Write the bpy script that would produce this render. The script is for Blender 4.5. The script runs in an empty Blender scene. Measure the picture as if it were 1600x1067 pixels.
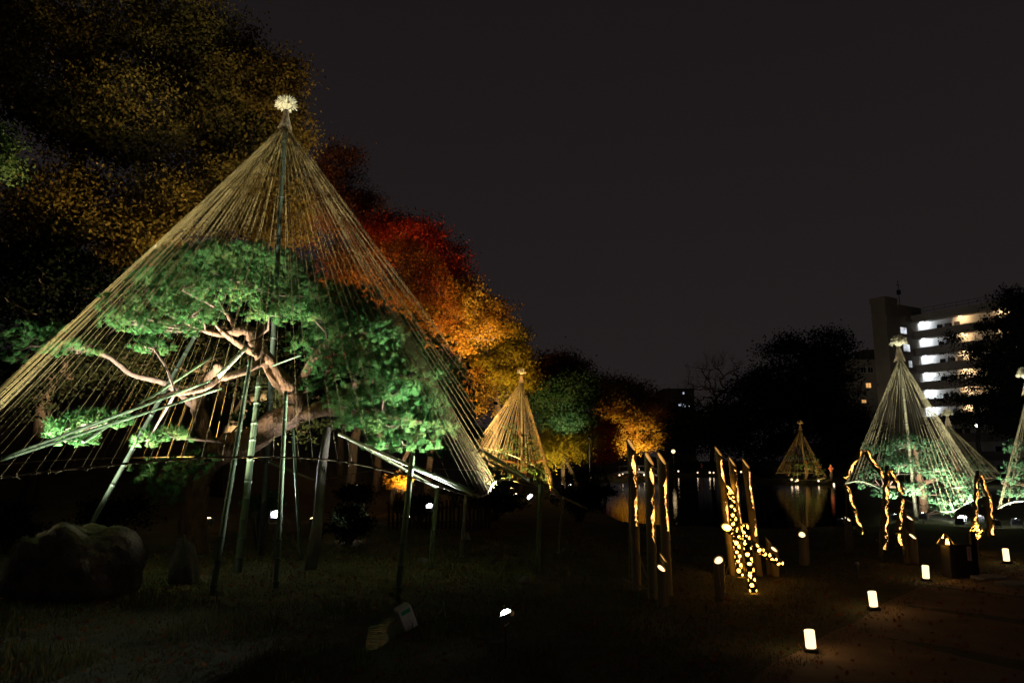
import bpy, math, random
import numpy as np
from mathutils import Vector, Matrix, Quaternion

random.seed(7)
rng = np.random.default_rng(7)
sc = bpy.context.scene
COL = sc.collection

# ------------------------------------------------------------------ camera
F, YH, CAM_Z = 1150.0, 718.0, 2.2            # focal length (photo pixels), horizon row, eye height
PITCH = math.atan((YH - 533.5) / F)
cam_d = bpy.data.cameras.new('camera')
cam = bpy.data.objects.new('camera', cam_d)
COL.objects.link(cam)
cam_d.sensor_width = 36.0
cam_d.lens = F / 1600 * 36
cam_d.clip_start, cam_d.clip_end = 0.1, 3000
cam.location = (0, 0, CAM_Z)
cam.rotation_euler = (math.pi / 2 + PITCH, 0, 0)
sc.camera = cam

# ------------------------------------------------------------------ night sky (city glow)
world = bpy.data.worlds.new('World')
sc.world = world
world.use_nodes = True
nt = world.node_tree
nt.nodes.clear()
out = nt.nodes.new('ShaderNodeOutputWorld')
bg = nt.nodes.new('ShaderNodeBackground')
tc = nt.nodes.new('ShaderNodeTexCoord')
sx = nt.nodes.new('ShaderNodeSeparateXYZ')
rp = nt.nodes.new('ShaderNodeValToRGB')
rp.color_ramp.elements[0].position = 0.0
rp.color_ramp.elements[0].color = (0.0176, 0.0140, 0.0143, 1)
rp.color_ramp.elements[1].position = 0.62
rp.color_ramp.elements[1].color = (0.0100, 0.0080, 0.0086, 1)
nt.links.new(tc.outputs['Generated'], sx.inputs[0])
nt.links.new(sx.outputs['Z'], rp.inputs[0])
nt.links.new(rp.outputs[0], bg.inputs['Color'])
bg.inputs['Strength'].default_value = 1.0
nt.links.new(bg.outputs[0], out.inputs['Surface'])

vs = sc.view_settings
sc.display_settings.display_device = 'sRGB'
vs.view_transform = 'Standard'
vs.look = 'None'
vs.exposure = 0.0
vs.gamma = 1.0
vs.use_curve_mapping = False
cy = sc.cycles
cy.max_bounces = 5
cy.diffuse_bounces = 2
cy.glossy_bounces = 3
cy.transmission_bounces = 3
cy.transparent_max_bounces = 6
cy.sample_clamp_indirect = 2.0
cy.caustics_reflective = False
cy.caustics_refractive = False
cy.use_denoising = True

# ------------------------------------------------------------------ helpers
cp, sp_ = math.cos(PITCH), math.sin(PITCH)


def at(px, py, Y):
    """World point seen at a photo pixel, at ground distance Y ahead of the camera."""
    x = (px - 800) / F
    y = -(py - 533.5) / F
    dy = cp - y * sp_
    dz = sp_ + y * cp
    k = Y / dy
    return Vector((x * k, Y, CAM_Z + dz * k))


def gr(px, py, z=0.0):
    x = (px - 800) / F
    y = -(py - 533.5) / F
    dy = cp - y * sp_
    dz = sp_ + y * cp
    k = (z - CAM_Z) / dz
    return Vector((x * k, dy * k, z))


def link(o, parent=None):
    COL.objects.link(o)
    if parent is not None:
        o.parent = parent
    return o


def tag(o, label=None, cat=None, group=None, kind=None):
    if label: o['label'] = label
    if cat: o['category'] = cat
    if group: o['group'] = group
    if kind: o['kind'] = kind
    return o


def thing(name, label, cat, loc=(0, 0, 0), rotz=0.0, group=None):
    o = bpy.data.objects.new(name, None)
    o.empty_display_size = 0.2
    o.location = loc
    o.rotation_euler = (0, 0, rotz)
    link(o)
    return tag(o, label, cat, group)


def frames(pts):
    """Parallel-transported normals along a polyline."""
    n = len(pts)
    T = []
    for i in range(n):
        a = pts[max(i - 1, 0)]
        b = pts[min(i + 1, n - 1)]
        t = b - a
        T.append(t.normalized() if t.length > 1e-9 else Vector((0, 0, 1)))
    t0 = T[0]
    ref = Vector((1, 0, 0)) if abs(t0.x) < 0.8 else Vector((0, 1, 0))
    u = (ref - t0 * ref.dot(t0)).normalized()
    U = [u]
    for i in range(1, n):
        u = U[-1] - T[i] * U[-1].dot(T[i])
        u = u.normalized() if u.length > 1e-6 else U[-1]
        U.append(u)
    return T, U


class MB:
    def __init__(self):
        self.v, self.f, self.m = [], [], []

    def face(self, idx, mi=0):
        self.f.append(idx)
        self.m.append(mi)

    def tube(self, pts, rad, sides=6, cap=True, mi=0):
        pts = [Vector(p) for p in pts]
        if not hasattr(rad, '__len__'):
            rad = [rad] * len(pts)
        T, U = frames(pts)
        b0 = len(self.v)
        for p, t, u, r in zip(pts, T, U, rad):
            w = t.cross(u)
            for k in range(sides):
                a = 2 * math.pi * k / sides
                self.v.append(tuple(p + (u * math.cos(a) + w * math.sin(a)) * r))
        for i in range(len(pts) - 1):
            for k in range(sides):
                k2 = (k + 1) % sides
                a = b0 + i * sides
                self.face((a + k, a + k2, a + sides + k2, a + sides + k), mi)
        if cap:
            self.face(tuple(b0 + k for k in reversed(range(sides))), mi)
            e = b0 + (len(pts) - 1) * sides
            self.face(tuple(e + k for k in range(sides)), mi)

    def box(self, c, s, rot=None, mi=0, bevel=0.0):
        c = Vector(c)
        hx, hy, hz = s[0] / 2, s[1] / 2, s[2] / 2
        b0 = len(self.v)
        if bevel <= 0:
            co = [(-hx, -hy, -hz), (hx, -hy, -hz), (hx, hy, -hz), (-hx, hy, -hz), (-hx, -hy, hz), (hx, -hy, hz), (hx, hy, hz), (-hx, hy, hz)]
            for p in co:
                p = Vector(p)
                if rot is not None: p = rot @ p
                self.v.append(tuple(p + c))
            for f in ((0, 3, 2, 1), (4, 5, 6, 7), (0, 1, 5, 4), (1, 2, 6, 5), (2, 3, 7, 6), (3, 0, 4, 7)):
                self.face(tuple(b0 + i for i in f), mi)
        else:                                    # rounded vertical edges and chamfered top
            b = bevel
            ring = [(-hx + b, -hy), (hx - b, -hy), (hx, -hy + b), (hx, hy - b), (hx - b, hy), (-hx + b, hy), (-hx, hy - b), (-hx, -hy + b)]
            rows = [(1, -hz), (1, hz - b), (max(0.0, 1 - b / min(hx, hy)), hz)]
            for k, z in rows:
                for x, y in ring:
                    p = Vector((x * k, y * k, z))
                    if rot is not None: p = rot @ p
                    self.v.append(tuple(p + c))
            for i in range(2):
                for k in range(8):
                    k2 = (k + 1) % 8
                    self.face((b0 + i * 8 + k, b0 + i * 8 + k2, b0 + i * 8 + 8 + k2, b0 + i * 8 + 8 + k), mi)
            self.face(tuple(b0 + k for k in reversed(range(8))), mi)
            self.face(tuple(b0 + 16 + k for k in range(8)), mi)

    def lathe(self, prof, n=16, c=(0, 0, 0), mi=0):
        b0 = len(self.v)
        for r, z in prof:
            for k in range(n):
                a = 2 * math.pi * k / n
                self.v.append((c[0] + r * math.cos(a), c[1] + r * math.sin(a), c[2] + z))
        for i in range(len(prof) - 1):
            for k in range(n):
                k2 = (k + 1) % n
                self.face((b0 + i * n + k, b0 + i * n + k2, b0 + i * n + n + k2, b0 + i * n + n + k), mi)
        self.face(tuple(b0 + k for k in reversed(range(n))), mi)
        e = b0 + (len(prof) - 1) * n
        self.face(tuple(e + k for k in range(n)), mi)

    def mesh(self, name, mats, smooth=False):
        me = bpy.data.meshes.new(name)
        me.from_pydata(self.v, [], self.f)
        for m in (mats if isinstance(mats, (list, tuple)) else [mats]):
            me.materials.append(m)
        if any(self.m):
            me.polygons.foreach_set('material_index', self.m)
        if smooth:
            me.polygons.foreach_set('use_smooth', [True] * len(me.polygons))
        me.update()
        return me

    def build(self, name, mats, parent=None, smooth=False):
        o = bpy.data.objects.new(name, self.mesh(name, mats, smooth))
        return link(o, parent)


def np_mesh(name, V, Fc, mat, parent=None, k=4, smooth=False):
    """Mesh object from numpy vertices and k-gon faces."""
    me = bpy.data.meshes.new(name)
    nv, nf = len(V), len(Fc)
    me.vertices.add(nv)
    me.vertices.foreach_set('co', np.ascontiguousarray(V, dtype=np.float32).ravel())
    me.loops.add(nf * k)
    me.loops.foreach_set('vertex_index', np.ascontiguousarray(Fc, dtype=np.int32).ravel())
    me.polygons.add(nf)
    me.polygons.foreach_set('loop_start', np.arange(0, nf * k, k, dtype=np.int32))
    me.polygons.foreach_set('loop_total', np.full(nf, k, dtype=np.int32))
    if smooth:
        me.polygons.foreach_set('use_smooth', np.ones(nf, dtype=bool))
    me.materials.append(mat)
    me.update(calc_edges=True)
    me.validate()
    o = bpy.data.objects.new(name, me)
    return link(o, parent)


# ------------------------------------------------------------------ materials
def new_mat(name):
    m = bpy.data.materials.new(name)
    m.use_nodes = True
    m.node_tree.nodes.clear()
    return m, m.node_tree.nodes, m.node_tree.links


def pbr(name, c1, c2=None, scale=6.0, rough=0.7, bump=0.0, bscale=None, stretch=(1, 1, 1), spec=0.4, island=False, metal=0.0, detail=4.0):
    m, N, L = new_mat(name)
    o = N.new('ShaderNodeOutputMaterial')
    b = N.new('ShaderNodeBsdfPrincipled')
    L.new(b.outputs[0], o.inputs[0])
    b.inputs['Roughness'].default_value = rough
    b.inputs['Specular IOR Level'].default_value = spec
    b.inputs['Metallic'].default_value = metal
    c2 = c2 or tuple(x * 0.6 for x in c1)
    t = N.new('ShaderNodeTexCoord')
    mp = N.new('ShaderNodeMapping')
    mp.inputs['Scale'].default_value = stretch
    L.new(t.outputs['Object'], mp.inputs[0])
    n = N.new('ShaderNodeTexNoise')
    n.inputs['Scale'].default_value = scale
    n.inputs['Detail'].default_value = detail
    L.new(mp.outputs[0], n.inputs['Vector'])
    r = N.new('ShaderNodeValToRGB')
    r.color_ramp.elements[0].position = 0.3
    r.color_ramp.elements[1].position = 0.7
    r.color_ramp.elements[0].color = (*c2, 1)
    r.color_ramp.elements[1].color = (*c1, 1)
    L.new(n.outputs['Fac'], r.inputs[0])
    L.new(r.outputs[0], b.inputs['Base Color'])
    if bump:
        bn = N.new('ShaderNodeTexNoise')
        bn.inputs['Scale'].default_value = bscale or scale * 3
        bn.inputs['Detail'].default_value = 6
        L.new(mp.outputs[0], bn.inputs['Vector'])
        bp = N.new('ShaderNodeBump')
        bp.inputs['Strength'].default_value = bump
        bp.inputs['Distance'].default_value = 0.05
        L.new(bn.outputs['Fac'], bp.inputs['Height'])
        L.new(bp.outputs[0], b.inputs['Normal'])
    return m


def leaf_mat(name, cols, trans=0.35, clump=0.8):
    """Leaves: colour differs from leaf to leaf and from clump to clump; some light passes through."""
    m, N, L = new_mat(name)
    o = N.new('ShaderNodeOutputMaterial')
    g = N.new('ShaderNodeNewGeometry')
    t = N.new('ShaderNodeTexCoord')
    n = N.new('ShaderNodeTexNoise')
    n.inputs['Scale'].default_value = clump
    n.inputs['Detail'].default_value = 3
    L.new(t.outputs['Object'], n.inputs['Vector'])
    mx = N.new('ShaderNodeMath')
    mx.operation = 'MULTIPLY_ADD'
    L.new(g.outputs['Random Per Island'], mx.inputs[0])
    mx.inputs[1].default_value = 0.5
    sb = N.new('ShaderNodeMath')
    sb.operation = 'MULTIPLY_ADD'
    L.new(n.outputs['Fac'], sb.inputs[0])
    sb.inputs[1].default_value = 1.3
    sb.inputs[2].default_value = -0.4
    L.new(sb.outputs[0], mx.inputs[2])
    r = N.new('ShaderNodeValToRGB')
    el = r.color_ramp.elements
    el[0].color = (*cols[0], 1)
    el[0].position = 0.1
    el[1].color = (*cols[-1], 1)
    el[1].position = 0.9
    for i, c in enumerate(cols[1:-1]):
        e = el.new(0.1 + 0.8 * (i + 1) / (len(cols) - 1))
        e.color = (*c, 1)
    L.new(mx.outputs[0], r.inputs[0])
    d = N.new('ShaderNodeBsdfDiffuse')
    tr = N.new('ShaderNodeBsdfTranslucent')
    mix = N.new('ShaderNodeMixShader')
    mix.inputs[0].default_value = trans
    L.new(r.outputs[0], d.inputs[0])
    L.new(r.outputs[0], tr.inputs[0])
    at_ = N.new('ShaderNodeAttribute')               # soft foliage normals: leaves shade as part of their spray
    at_.attribute_name = 'spray_normal'
    sc_ = N.new('ShaderNodeVectorMath')
    sc_.operation = 'SCALE'
    sc_.inputs['Scale'].default_value = 0.45
    L.new(g.outputs['Normal'], sc_.inputs[0])
    ad = N.new('ShaderNodeVectorMath')
    ad.operation = 'ADD'
    L.new(at_.outputs['Vector'], ad.inputs[0])
    L.new(sc_.outputs[0], ad.inputs[1])
    no = N.new('ShaderNodeVectorMath')
    no.operation = 'NORMALIZE'
    L.new(ad.outputs[0], no.inputs[0])
    L.new(no.outputs[0], d.inputs['Normal'])
    L.new(no.outputs[0], tr.inputs['Normal'])
    L.new(d.outputs[0], mix.inputs[1])
    L.new(tr.outputs[0], mix.inputs[2])
    L.new(mix.outputs[0], o.inputs[0])
    return m


def emit(name, col, s, vary=0.0, scale=8.0):
    m, N, L = new_mat(name)
    o = N.new('ShaderNodeOutputMaterial')
    e = N.new('ShaderNodeEmission')
    e.inputs[0].default_value = (*col, 1)
    e.inputs[1].default_value = s
    if vary:
        t = N.new('ShaderNodeTexCoord')
        n = N.new('ShaderNodeTexNoise')
        n.inputs['Scale'].default_value = scale
        n.inputs['Detail'].default_value = 2
        mr = N.new('ShaderNodeMapRange')
        mr.inputs[1].default_value = 0.35
        mr.inputs[2].default_value = 0.65
        mr.inputs[3].default_value = s * (1 - vary)
        mr.inputs[4].default_value = s * (1 + vary)
        L.new(t.outputs['Object'], n.inputs['Vector'])
        L.new(n.outputs['Fac'], mr.inputs[0])
        L.new(mr.outputs[0], e.inputs[1])
    L.new(e.outputs[0], o.inputs[0])
    return m


M = {}
M['grass_soil'] = pbr('lawn_ground', (0.085, 0.075, 0.024), (0.045, 0.045, 0.015), 1.4, 0.95, 0.8, 30, detail=8)
M['blade'] = leaf_mat('grass_blade', [(0.05, 0.06, 0.015), (0.09, 0.085, 0.025), (0.14, 0.11, 0.04)], 0.3)
M['path'] = pbr('dirt_path', (0.22, 0.135, 0.07), (0.14, 0.085, 0.045), 2.2, 0.95, 0.7, 25, detail=8)
M['stone'] = pbr('garden_stone', (0.16, 0.125, 0.09), (0.05, 0.043, 0.032), 3.0, 0.9, 1.0, 9, detail=10)
M['stone_pale'] = pbr('pale_stone', (0.13, 0.115, 0.10), (0.08, 0.07, 0.06), 4.0, 0.9, 0.6, 14)
M['slab'] = pbr('step_stone', (0.26, 0.25, 0.22), (0.17, 0.16, 0.15), 4.0, 0.85, 0.4, 20)
M['bark'] = pbr('pine_bark', (0.155, 0.076, 0.031), (0.06, 0.031, 0.015), 9.0, 0.9, 1.0, 22, (1, 1, 0.35), detail=8)
M['twig'] = pbr('pine_twig', (0.10, 0.055, 0.032), (0.05, 0.028, 0.018), 9.0, 0.9)
M['bark_dark'] = pbr('tree_bark', (0.05, 0.035, 0.024), (0.022, 0.016, 0.012), 6.0, 0.95, 0.8, 18, (1, 1, 0.3))
M['bark_maple'] = pbr('maple_bark', (0.13, 0.085, 0.05), (0.07, 0.045, 0.03), 6.0, 0.9, 0.5, 18, (1, 1, 0.3))
M['needle'] = leaf_mat('pine_needles', [(0.026, 0.086, 0.024), (0.048, 0.140, 0.036), (0.078, 0.175, 0.048), (0.16, 0.160, 0.045)], 0.3, 1.6)
M['needle_dark'] = leaf_mat('dark_needles', [(0.012, 0.03, 0.014), (0.02, 0.045, 0.02), (0.03, 0.055, 0.025)], 0.2, 0.6)
M['leaf_red'] = leaf_mat('maple_leaf_red', [(0.22, 0.015, 0.006), (0.34, 0.03, 0.008), (0.36, 0.07, 0.012)], 0.5, 0.5)
M['leaf_orange'] = leaf_mat('maple_leaf_orange', [(0.26, 0.05, 0.010), (0.34, 0.11, 0.014), (0.36, 0.17, 0.022)], 0.5, 0.5)
M['leaf_amber'] = leaf_mat('maple_leaf_amber', [(0.28, 0.10, 0.014), (0.36, 0.19, 0.018), (0.38, 0.25, 0.03)], 0.5, 0.5)
M['leaf_yellow'] = leaf_mat('maple_leaf_yellow', [(0.26, 0.15, 0.015), (0.38, 0.27, 0.02), (0.34, 0.30, 0.03)], 0.5, 0.5)
M['leaf_olive'] = leaf_mat('zelkova_leaf', [(0.07, 0.050, 0.014), (0.13, 0.095, 0.022), (0.18, 0.12, 0.025), (0.11, 0.10, 0.025)], 0.5, 0.35)
M['leaf_rust'] = leaf_mat('rust_leaf', [(0.12, 0.035, 0.016), (0.20, 0.07, 0.02), (0.22, 0.09, 0.05)], 0.5, 0.5)
M['leaf_green'] = leaf_mat('green_leaf', [(0.03, 0.075, 0.028), (0.06, 0.12, 0.042), (0.11, 0.15, 0.05)], 0.35, 0.9)
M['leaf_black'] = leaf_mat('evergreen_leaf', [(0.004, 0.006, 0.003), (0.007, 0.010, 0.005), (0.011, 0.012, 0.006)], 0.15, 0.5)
M['rope'] = pbr('straw_rope', (0.18, 0.14, 0.06), (0.11, 0.085, 0.036), 0.6, 0.85)
M['rope_dim'] = pbr('dim_rope', (0.125, 0.083, 0.018), (0.07, 0.045, 0.010), 0.6, 0.85)  # rope toned down in colour to dim the overlit big cone
M['straw'] = leaf_mat('rice_straw', [(0.50, 0.42, 0.24), (0.62, 0.54, 0.33), (0.70, 0.62, 0.42)], 0.3, 3)
M['straw_skirt'] = leaf_mat('old_straw', [(0.30, 0.20, 0.11), (0.42, 0.31, 0.18), (0.48, 0.37, 0.22)], 0.25, 3)
M['tie'] = pbr('black_twine', (0.03, 0.025, 0.02), None, 9, 0.9)
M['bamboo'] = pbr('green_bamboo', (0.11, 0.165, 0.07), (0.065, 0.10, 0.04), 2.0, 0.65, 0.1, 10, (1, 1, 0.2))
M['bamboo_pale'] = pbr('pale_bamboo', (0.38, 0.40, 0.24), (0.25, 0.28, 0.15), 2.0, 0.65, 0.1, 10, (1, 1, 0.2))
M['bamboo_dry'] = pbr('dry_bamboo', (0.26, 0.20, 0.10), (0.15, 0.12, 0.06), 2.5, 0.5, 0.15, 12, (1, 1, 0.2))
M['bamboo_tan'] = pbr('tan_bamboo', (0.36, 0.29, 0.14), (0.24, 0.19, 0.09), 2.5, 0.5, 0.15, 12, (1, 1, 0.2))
M['pole_dark'] = pbr('dark_pole', (0.022, 0.030, 0.014), (0.014, 0.02, 0.01), 2.0, 0.6, 0.1, 10, (1, 1, 0.2))  # painted near-black so the lit cone pole and left prop stay dim
M['bamboo_dark'] = pbr('dark_bamboo', (0.055, 0.085, 0.04), (0.03, 0.05, 0.022), 2.0, 0.7, 0.1, 10, (1, 1, 0.2))  # darker copy of green bamboo, its shade put into the colour
M['bamboo_olive'] = pbr('olive_bamboo', (0.11, 0.095, 0.045), (0.07, 0.06, 0.03), 2.5, 0.5, 0.15, 12, (1, 1, 0.2))
M['timber'] = pbr('weathered_timber', (0.10, 0.085, 0.07), (0.055, 0.045, 0.035), 5, 0.9, 0.6, 15, (1, 1, 0.15))
M['black_wood'] = pbr('charred_board', (0.018, 0.014, 0.012), (0.010, 0.008, 0.007), 5, 0.7, 0.4, 15, (1, 1, 0.15))
M['fence_wood'] = pbr('fence_wood', (0.035, 0.025, 0.017), (0.022, 0.016, 0.011), 5, 0.9, 0.4, 15, (1, 1, 0.15))
M['metal'] = pbr('grey_metal', (0.30, 0.31, 0.33), (0.22, 0.22, 0.24), 14, 0.4, 0.0, metal=0.6)
M['black_metal'] = pbr('black_metal', (0.03, 0.03, 0.032), (0.02, 0.02, 0.02), 14, 0.5)
M['plastic'] = pbr('cream_plastic', (0.62, 0.57, 0.48), (0.52, 0.47, 0.38), 5, 0.5)
M['green_label'] = pbr('green_label', (0.02, 0.30, 0.12), (0.02, 0.24, 0.10), 8, 0.5)
M['cable'] = pbr('cable_rubber', (0.05, 0.05, 0.045), None, 8, 0.6)
M['concrete'] = pbr('concrete', (0.27, 0.25, 0.23), (0.20, 0.185, 0.17), 0.5, 0.9, 0.2, 6)
M['concrete_dim'] = pbr('old_concrete', (0.17, 0.15, 0.12), (0.13, 0.115, 0.095), 0.5, 0.9)
M['white_wall'] = pbr('painted_wall', (0.78, 0.78, 0.76), (0.70, 0.70, 0.68), 0.7, 0.8)
M['door'] = pbr('steel_door', (0.09, 0.08, 0.075), (0.07, 0.06, 0.055), 2, 0.5)
M['window_dark'] = pbr('dark_glass', (0.02, 0.02, 0.024), None, 2, 0.15)
M['paper'] = pbr('paper_sign', (0.55, 0.42, 0.36), (0.48, 0.36, 0.30), 5, 0.7)
M['ink'] = pbr('ink', (0.10, 0.04, 0.03), None, 5, 0.7)
M['skin'] = pbr('skin', (0.50, 0.32, 0.24), (0.45, 0.28, 0.2), 5, 0.6)
M['cloth_red'] = pbr('rust_jacket', (0.33, 0.10, 0.06), (0.26, 0.07, 0.05), 8, 0.9)
M['cloth_dark'] = pbr('dark_trousers', (0.04, 0.035, 0.035), None, 8, 0.9)
M['hair'] = pbr('dark_hair', (0.02, 0.015, 0.012), None, 20, 0.6)
M['led'] = emit('floodlight_face', (0.95, 0.98, 1.0), 30)
M['led_warm'] = emit('warm_floodlight_face', (1.0, 0.66, 0.30), 10)
M['glow'] = emit('bamboo_lamp', (1.0, 0.46, 0.10), 3.4, 0.75, 9)
M['glow_hot'] = emit('bamboo_lamp_bright', (1.0, 0.44, 0.06), 13.0, 0.25, 7)
M['glow_dim'] = emit('bamboo_cut_glow', (1.0, 0.50, 0.12), 0.75, 0.3, 7)
M['lantern'] = emit('paper_lantern_glow', (1.0, 0.70, 0.34), 2.3)
M['spark'] = emit('far_lantern', (1.0, 0.74, 0.46), 3.0)
M['spark_white'] = emit('far_lamp_white', (0.85, 0.92, 1.0), 3.0)
M['tube'] = emit('corridor_tube', (0.86, 0.92, 1.0), 12)
M['tube_warm'] = emit('corridor_warm_lamp', (1.0, 0.64, 0.30), 6)
M['win_white'] = emit('lit_window', (0.80, 0.85, 0.92), 0.75, 0.5, 0.9)
M['win_cool'] = emit('lit_window_cool', (0.72, 0.82, 1.0), 1.1, 0.3, 0.9)
M['win_warm'] = emit('lit_window_warm', (1.0, 0.50, 0.16), 0.8, 0.3, 0.9)

# water
m, N, L = new_mat('pond_water')
o = N.new('ShaderNodeOutputMaterial')
b = N.new('ShaderNodeBsdfPrincipled')
b.inputs['Base Color'].default_value = (0.006, 0.006, 0.004, 1)
b.inputs['Roughness'].default_value = 0.03
b.inputs['IOR'].default_value = 1.33
t = N.new('ShaderNodeTexCoord')
mp = N.new('ShaderNodeMapping')
mp.inputs['Scale'].default_value = (0.5, 1.6, 1)
n = N.new('ShaderNodeTexNoise')
n.inputs['Scale'].default_value = 1.6
n.inputs['Detail'].default_value = 3
bp = N.new('ShaderNodeBump')
bp.inputs['Strength'].default_value = 0.13
bp.inputs['Distance'].default_value = 0.05
L.new(t.outputs['Object'], mp.inputs[0])
L.new(mp.outputs[0], n.inputs['Vector'])
L.new(n.outputs['Fac'], bp.inputs['Height'])
L.new(bp.outputs[0], b.inputs['Normal'])
L.new(b.outputs[0], o.inputs[0])
M['water'] = m
M['stream'] = m.copy()
for n_ in M['stream'].node_tree.nodes:
    if n_.type == 'BUMP':
        n_.inputs['Strength'].default_value = 0.7
    if n_.type == 'TEX_NOISE':
        n_.inputs['Scale'].default_value = 7

# ------------------------------------------------------------------ ground, pond, stream
POND_Z, STREAM_Z = -0.40, -0.13
POND = [(4.3, 28), (5.5, 26), (9, 25.2), (13, 26.5), (15.2, 33), (20, 44), (26, 57), (33.5, 72), (36, 80), (31, 84), (28, 96), (33, 108), (38, 118),
        (29, 121), (24, 112), (20.5, 99), (15, 95), (9, 92), (7.2, 70), (5.5, 50), (4.2, 36)]
SPINE = [(-3.9, 5.2), (-3.1, 6.9), (-2.55, 7.9), (-1.95, 8.9), (-1.7, 9.8), (-1.9, 10.9), (-1.6, 12.2), (-2.2, 13.6)]
SW = [0.30, 0.25, 0.20, 0.13, 0.16, 0.14, 0.12, 0.12]


def seg_dist(X, Y, a, b):
    ax, ay = a
    bx, by = b
    dx, dy = bx - ax, by - ay
    t_ = np.clip(((X - ax) * dx + (Y - ay) * dy) / (dx * dx + dy * dy), 0, 1)
    return np.hypot(X - ax - t_ * dx, Y - ay - t_ * dy), t_


def pond_sd(X, Y):
    d = np.full(X.shape, 1e9)
    inside = np.zeros(X.shape, bool)
    n_ = len(POND)
    for i in range(n_):
        a, b_ = POND[i], POND[(i + 1) % n_]
        d = np.minimum(d, seg_dist(X, Y, a, b_)[0])
        c = ((a[1] > Y) != (b_[1] > Y)) & (X < (b_[0] - a[0]) * (Y - a[1]) / (b_[1] - a[1] + 1e-12) + a[0])
        inside ^= c
    return np.where(inside, -d, d)


def smooth(x, a, b_):
    t_ = np.clip((x - a) / (b_ - a), 0, 1)
    return t_ * t_ * (3 - 2 * t_)


def height(X, Y):
    X = np.asarray(X, float)
    Y = np.asarray(Y, float)
    z = 0.04 * np.sin(X * 0.9 + 0.7) * np.sin(Y * 0.7) + 0.02 * np.sin(X * 2.3 + Y * 1.7)
    # wooded hill behind the big pine on the left
    d = (-(X + 6.0) * 0.88 + (Y - 26) * 0.20)
    z = z + 0.30 * np.clip(d - 6, 0, 60) * smooth(Y, 22, 34)
    z = np.minimum(z, 14)
    sd = pond_sd(X, Y)
    z = np.where(sd < 1.2, z * smooth(sd, 0.0, 1.2) - 1.2 * (1 - smooth(sd, -1.6, 0.6)), z)
    ds = np.full(X.shape, 1e9)
    for i in range(len(SPINE) - 1):
        dd, t_ = seg_dist(X, Y, SPINE[i], SPINE[i + 1])
        ds = np.minimum(ds, dd - (SW[i] * (1 - t_) + SW[i + 1] * t_))
    z = z * smooth(ds, 0.0, 0.5) - 0.35 * (1 - smooth(ds, -0.22, 0.12))
    return z


def gz(x, y):
    return float(height(np.array([x]), np.array([y]))[0])


xs = np.concatenate([np.linspace(-500, -45, 26)[:-1], np.linspace(-45, -12, 60)[:-1], np.linspace(-12, 14, 180)[:-1], np.linspace(14, 50, 90)[:-1], np.linspace(50, 500, 26)])
ys = np.concatenate([np.linspace(-40, 4, 14)[:-1], np.linspace(4, 32, 190)[:-1], np.linspace(32, 135, 150)[:-1], np.linspace(135, 1200, 26)])
GX, GY = np.meshgrid(xs, ys)
GZ = height(GX, GY)
V = np.stack([GX.ravel(), GY.ravel(), GZ.ravel()], 1)
nx, ny = len(xs), len(ys)
ii = (np.arange(ny - 1)[:, None] * nx + np.arange(nx - 1)[None, :]).ravel()
Fc = np.stack([ii, ii + 1, ii + 1 + nx, ii + nx], 1)
g = np_mesh('ground', V, Fc, M['grass_soil'], None, 4, True)
tag(g, 'dark trampled lawn sloping to the pond', 'ground', kind='structure')

mb = MB()
mb.v = [(x, y, POND_Z) for x, y in POND]
mb.v = [(-2, 22, POND_Z), (48, 22, POND_Z), (48, 133, POND_Z), (-2, 133, POND_Z)]
# pond sheet: the polygon widened a little so that its rim is under the bank
cx = sum(p[0] for p in POND) / len(POND)
cyy = sum(p[1] for p in POND) / len(POND)
mb = MB()
P2 = []
for i, p in enumerate(POND):
    a, b_ = Vector(POND[i - 1]), Vector(POND[(i + 1) % len(POND)])
    tdir = (b_ - a).normalized()
    P2.append((p[0] + tdir.y * 0.35, p[1] - tdir.x * 0.35))
mb.v = [(x, y, POND_Z) for x, y in P2]
mb.face(tuple(range(len(P2))))
tag(mb.build('pond_water', M['water']), 'still black pond mirroring the lit trees', 'water', kind='structure')

mb = MB()
SPv = [Vector((x, y, STREAM_Z)) for x, y in SPINE]
for i, p in enumerate(SPv):
    a, b_ = SPv[max(0, i - 1)], SPv[min(len(SPv) - 1, i + 1)]
    tdir = (b_ - a).normalized()
    s = Vector((tdir.y, -tdir.x, 0)) * (SW[i] + 0.1)
    mb.v += [tuple(p - s), tuple(p + s)]
for i in range(len(SPv) - 1):
    mb.face((2 * i, 2 * i + 1, 2 * i + 3, 2 * i + 2))
tag(mb.build('stream_water', M['stream']), 'narrow stream reflecting orange leaves beside the cream box', 'water', kind='structure')

# dirt path on the right: follows the ground, a little above it
mb = MB()
pl = [gr(1130, 1100), gr(1205, 1040), gr(1300, 985), gr(1395, 935), gr(1470, 905), gr(1560, 893), gr(1700, 880)]
pr = [gr(1500, 1500), gr(1700, 1250), gr(1850, 1120), gr(1950, 1020), gr(2000, 980), gr(1900, 940), gr(1850, 905)]
NU = 10
for i in range(len(pl) - 1):
    for s in range(4):
        k = s / 4
        a, b_ = pl[i].lerp(pl[i + 1], k), pr[i].lerp(pr[i + 1], k)
        for j in range(NU + 1):
            p = a.lerp(b_, j / NU)
            mb.v.append((p.x, p.y, gz(p.x, p.y) + 0.006))
rows = len(mb.v) // (NU + 1)
for i in range(rows - 1):
    for j in range(NU):
        k = i * (NU + 1) + j
        mb.face((k, k + 1, k + NU + 2, k + NU + 1))
tag(mb.build('path', M['path'], smooth=True), 'bare earth garden path curving past the paper lanterns', 'path', kind='structure')

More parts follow.
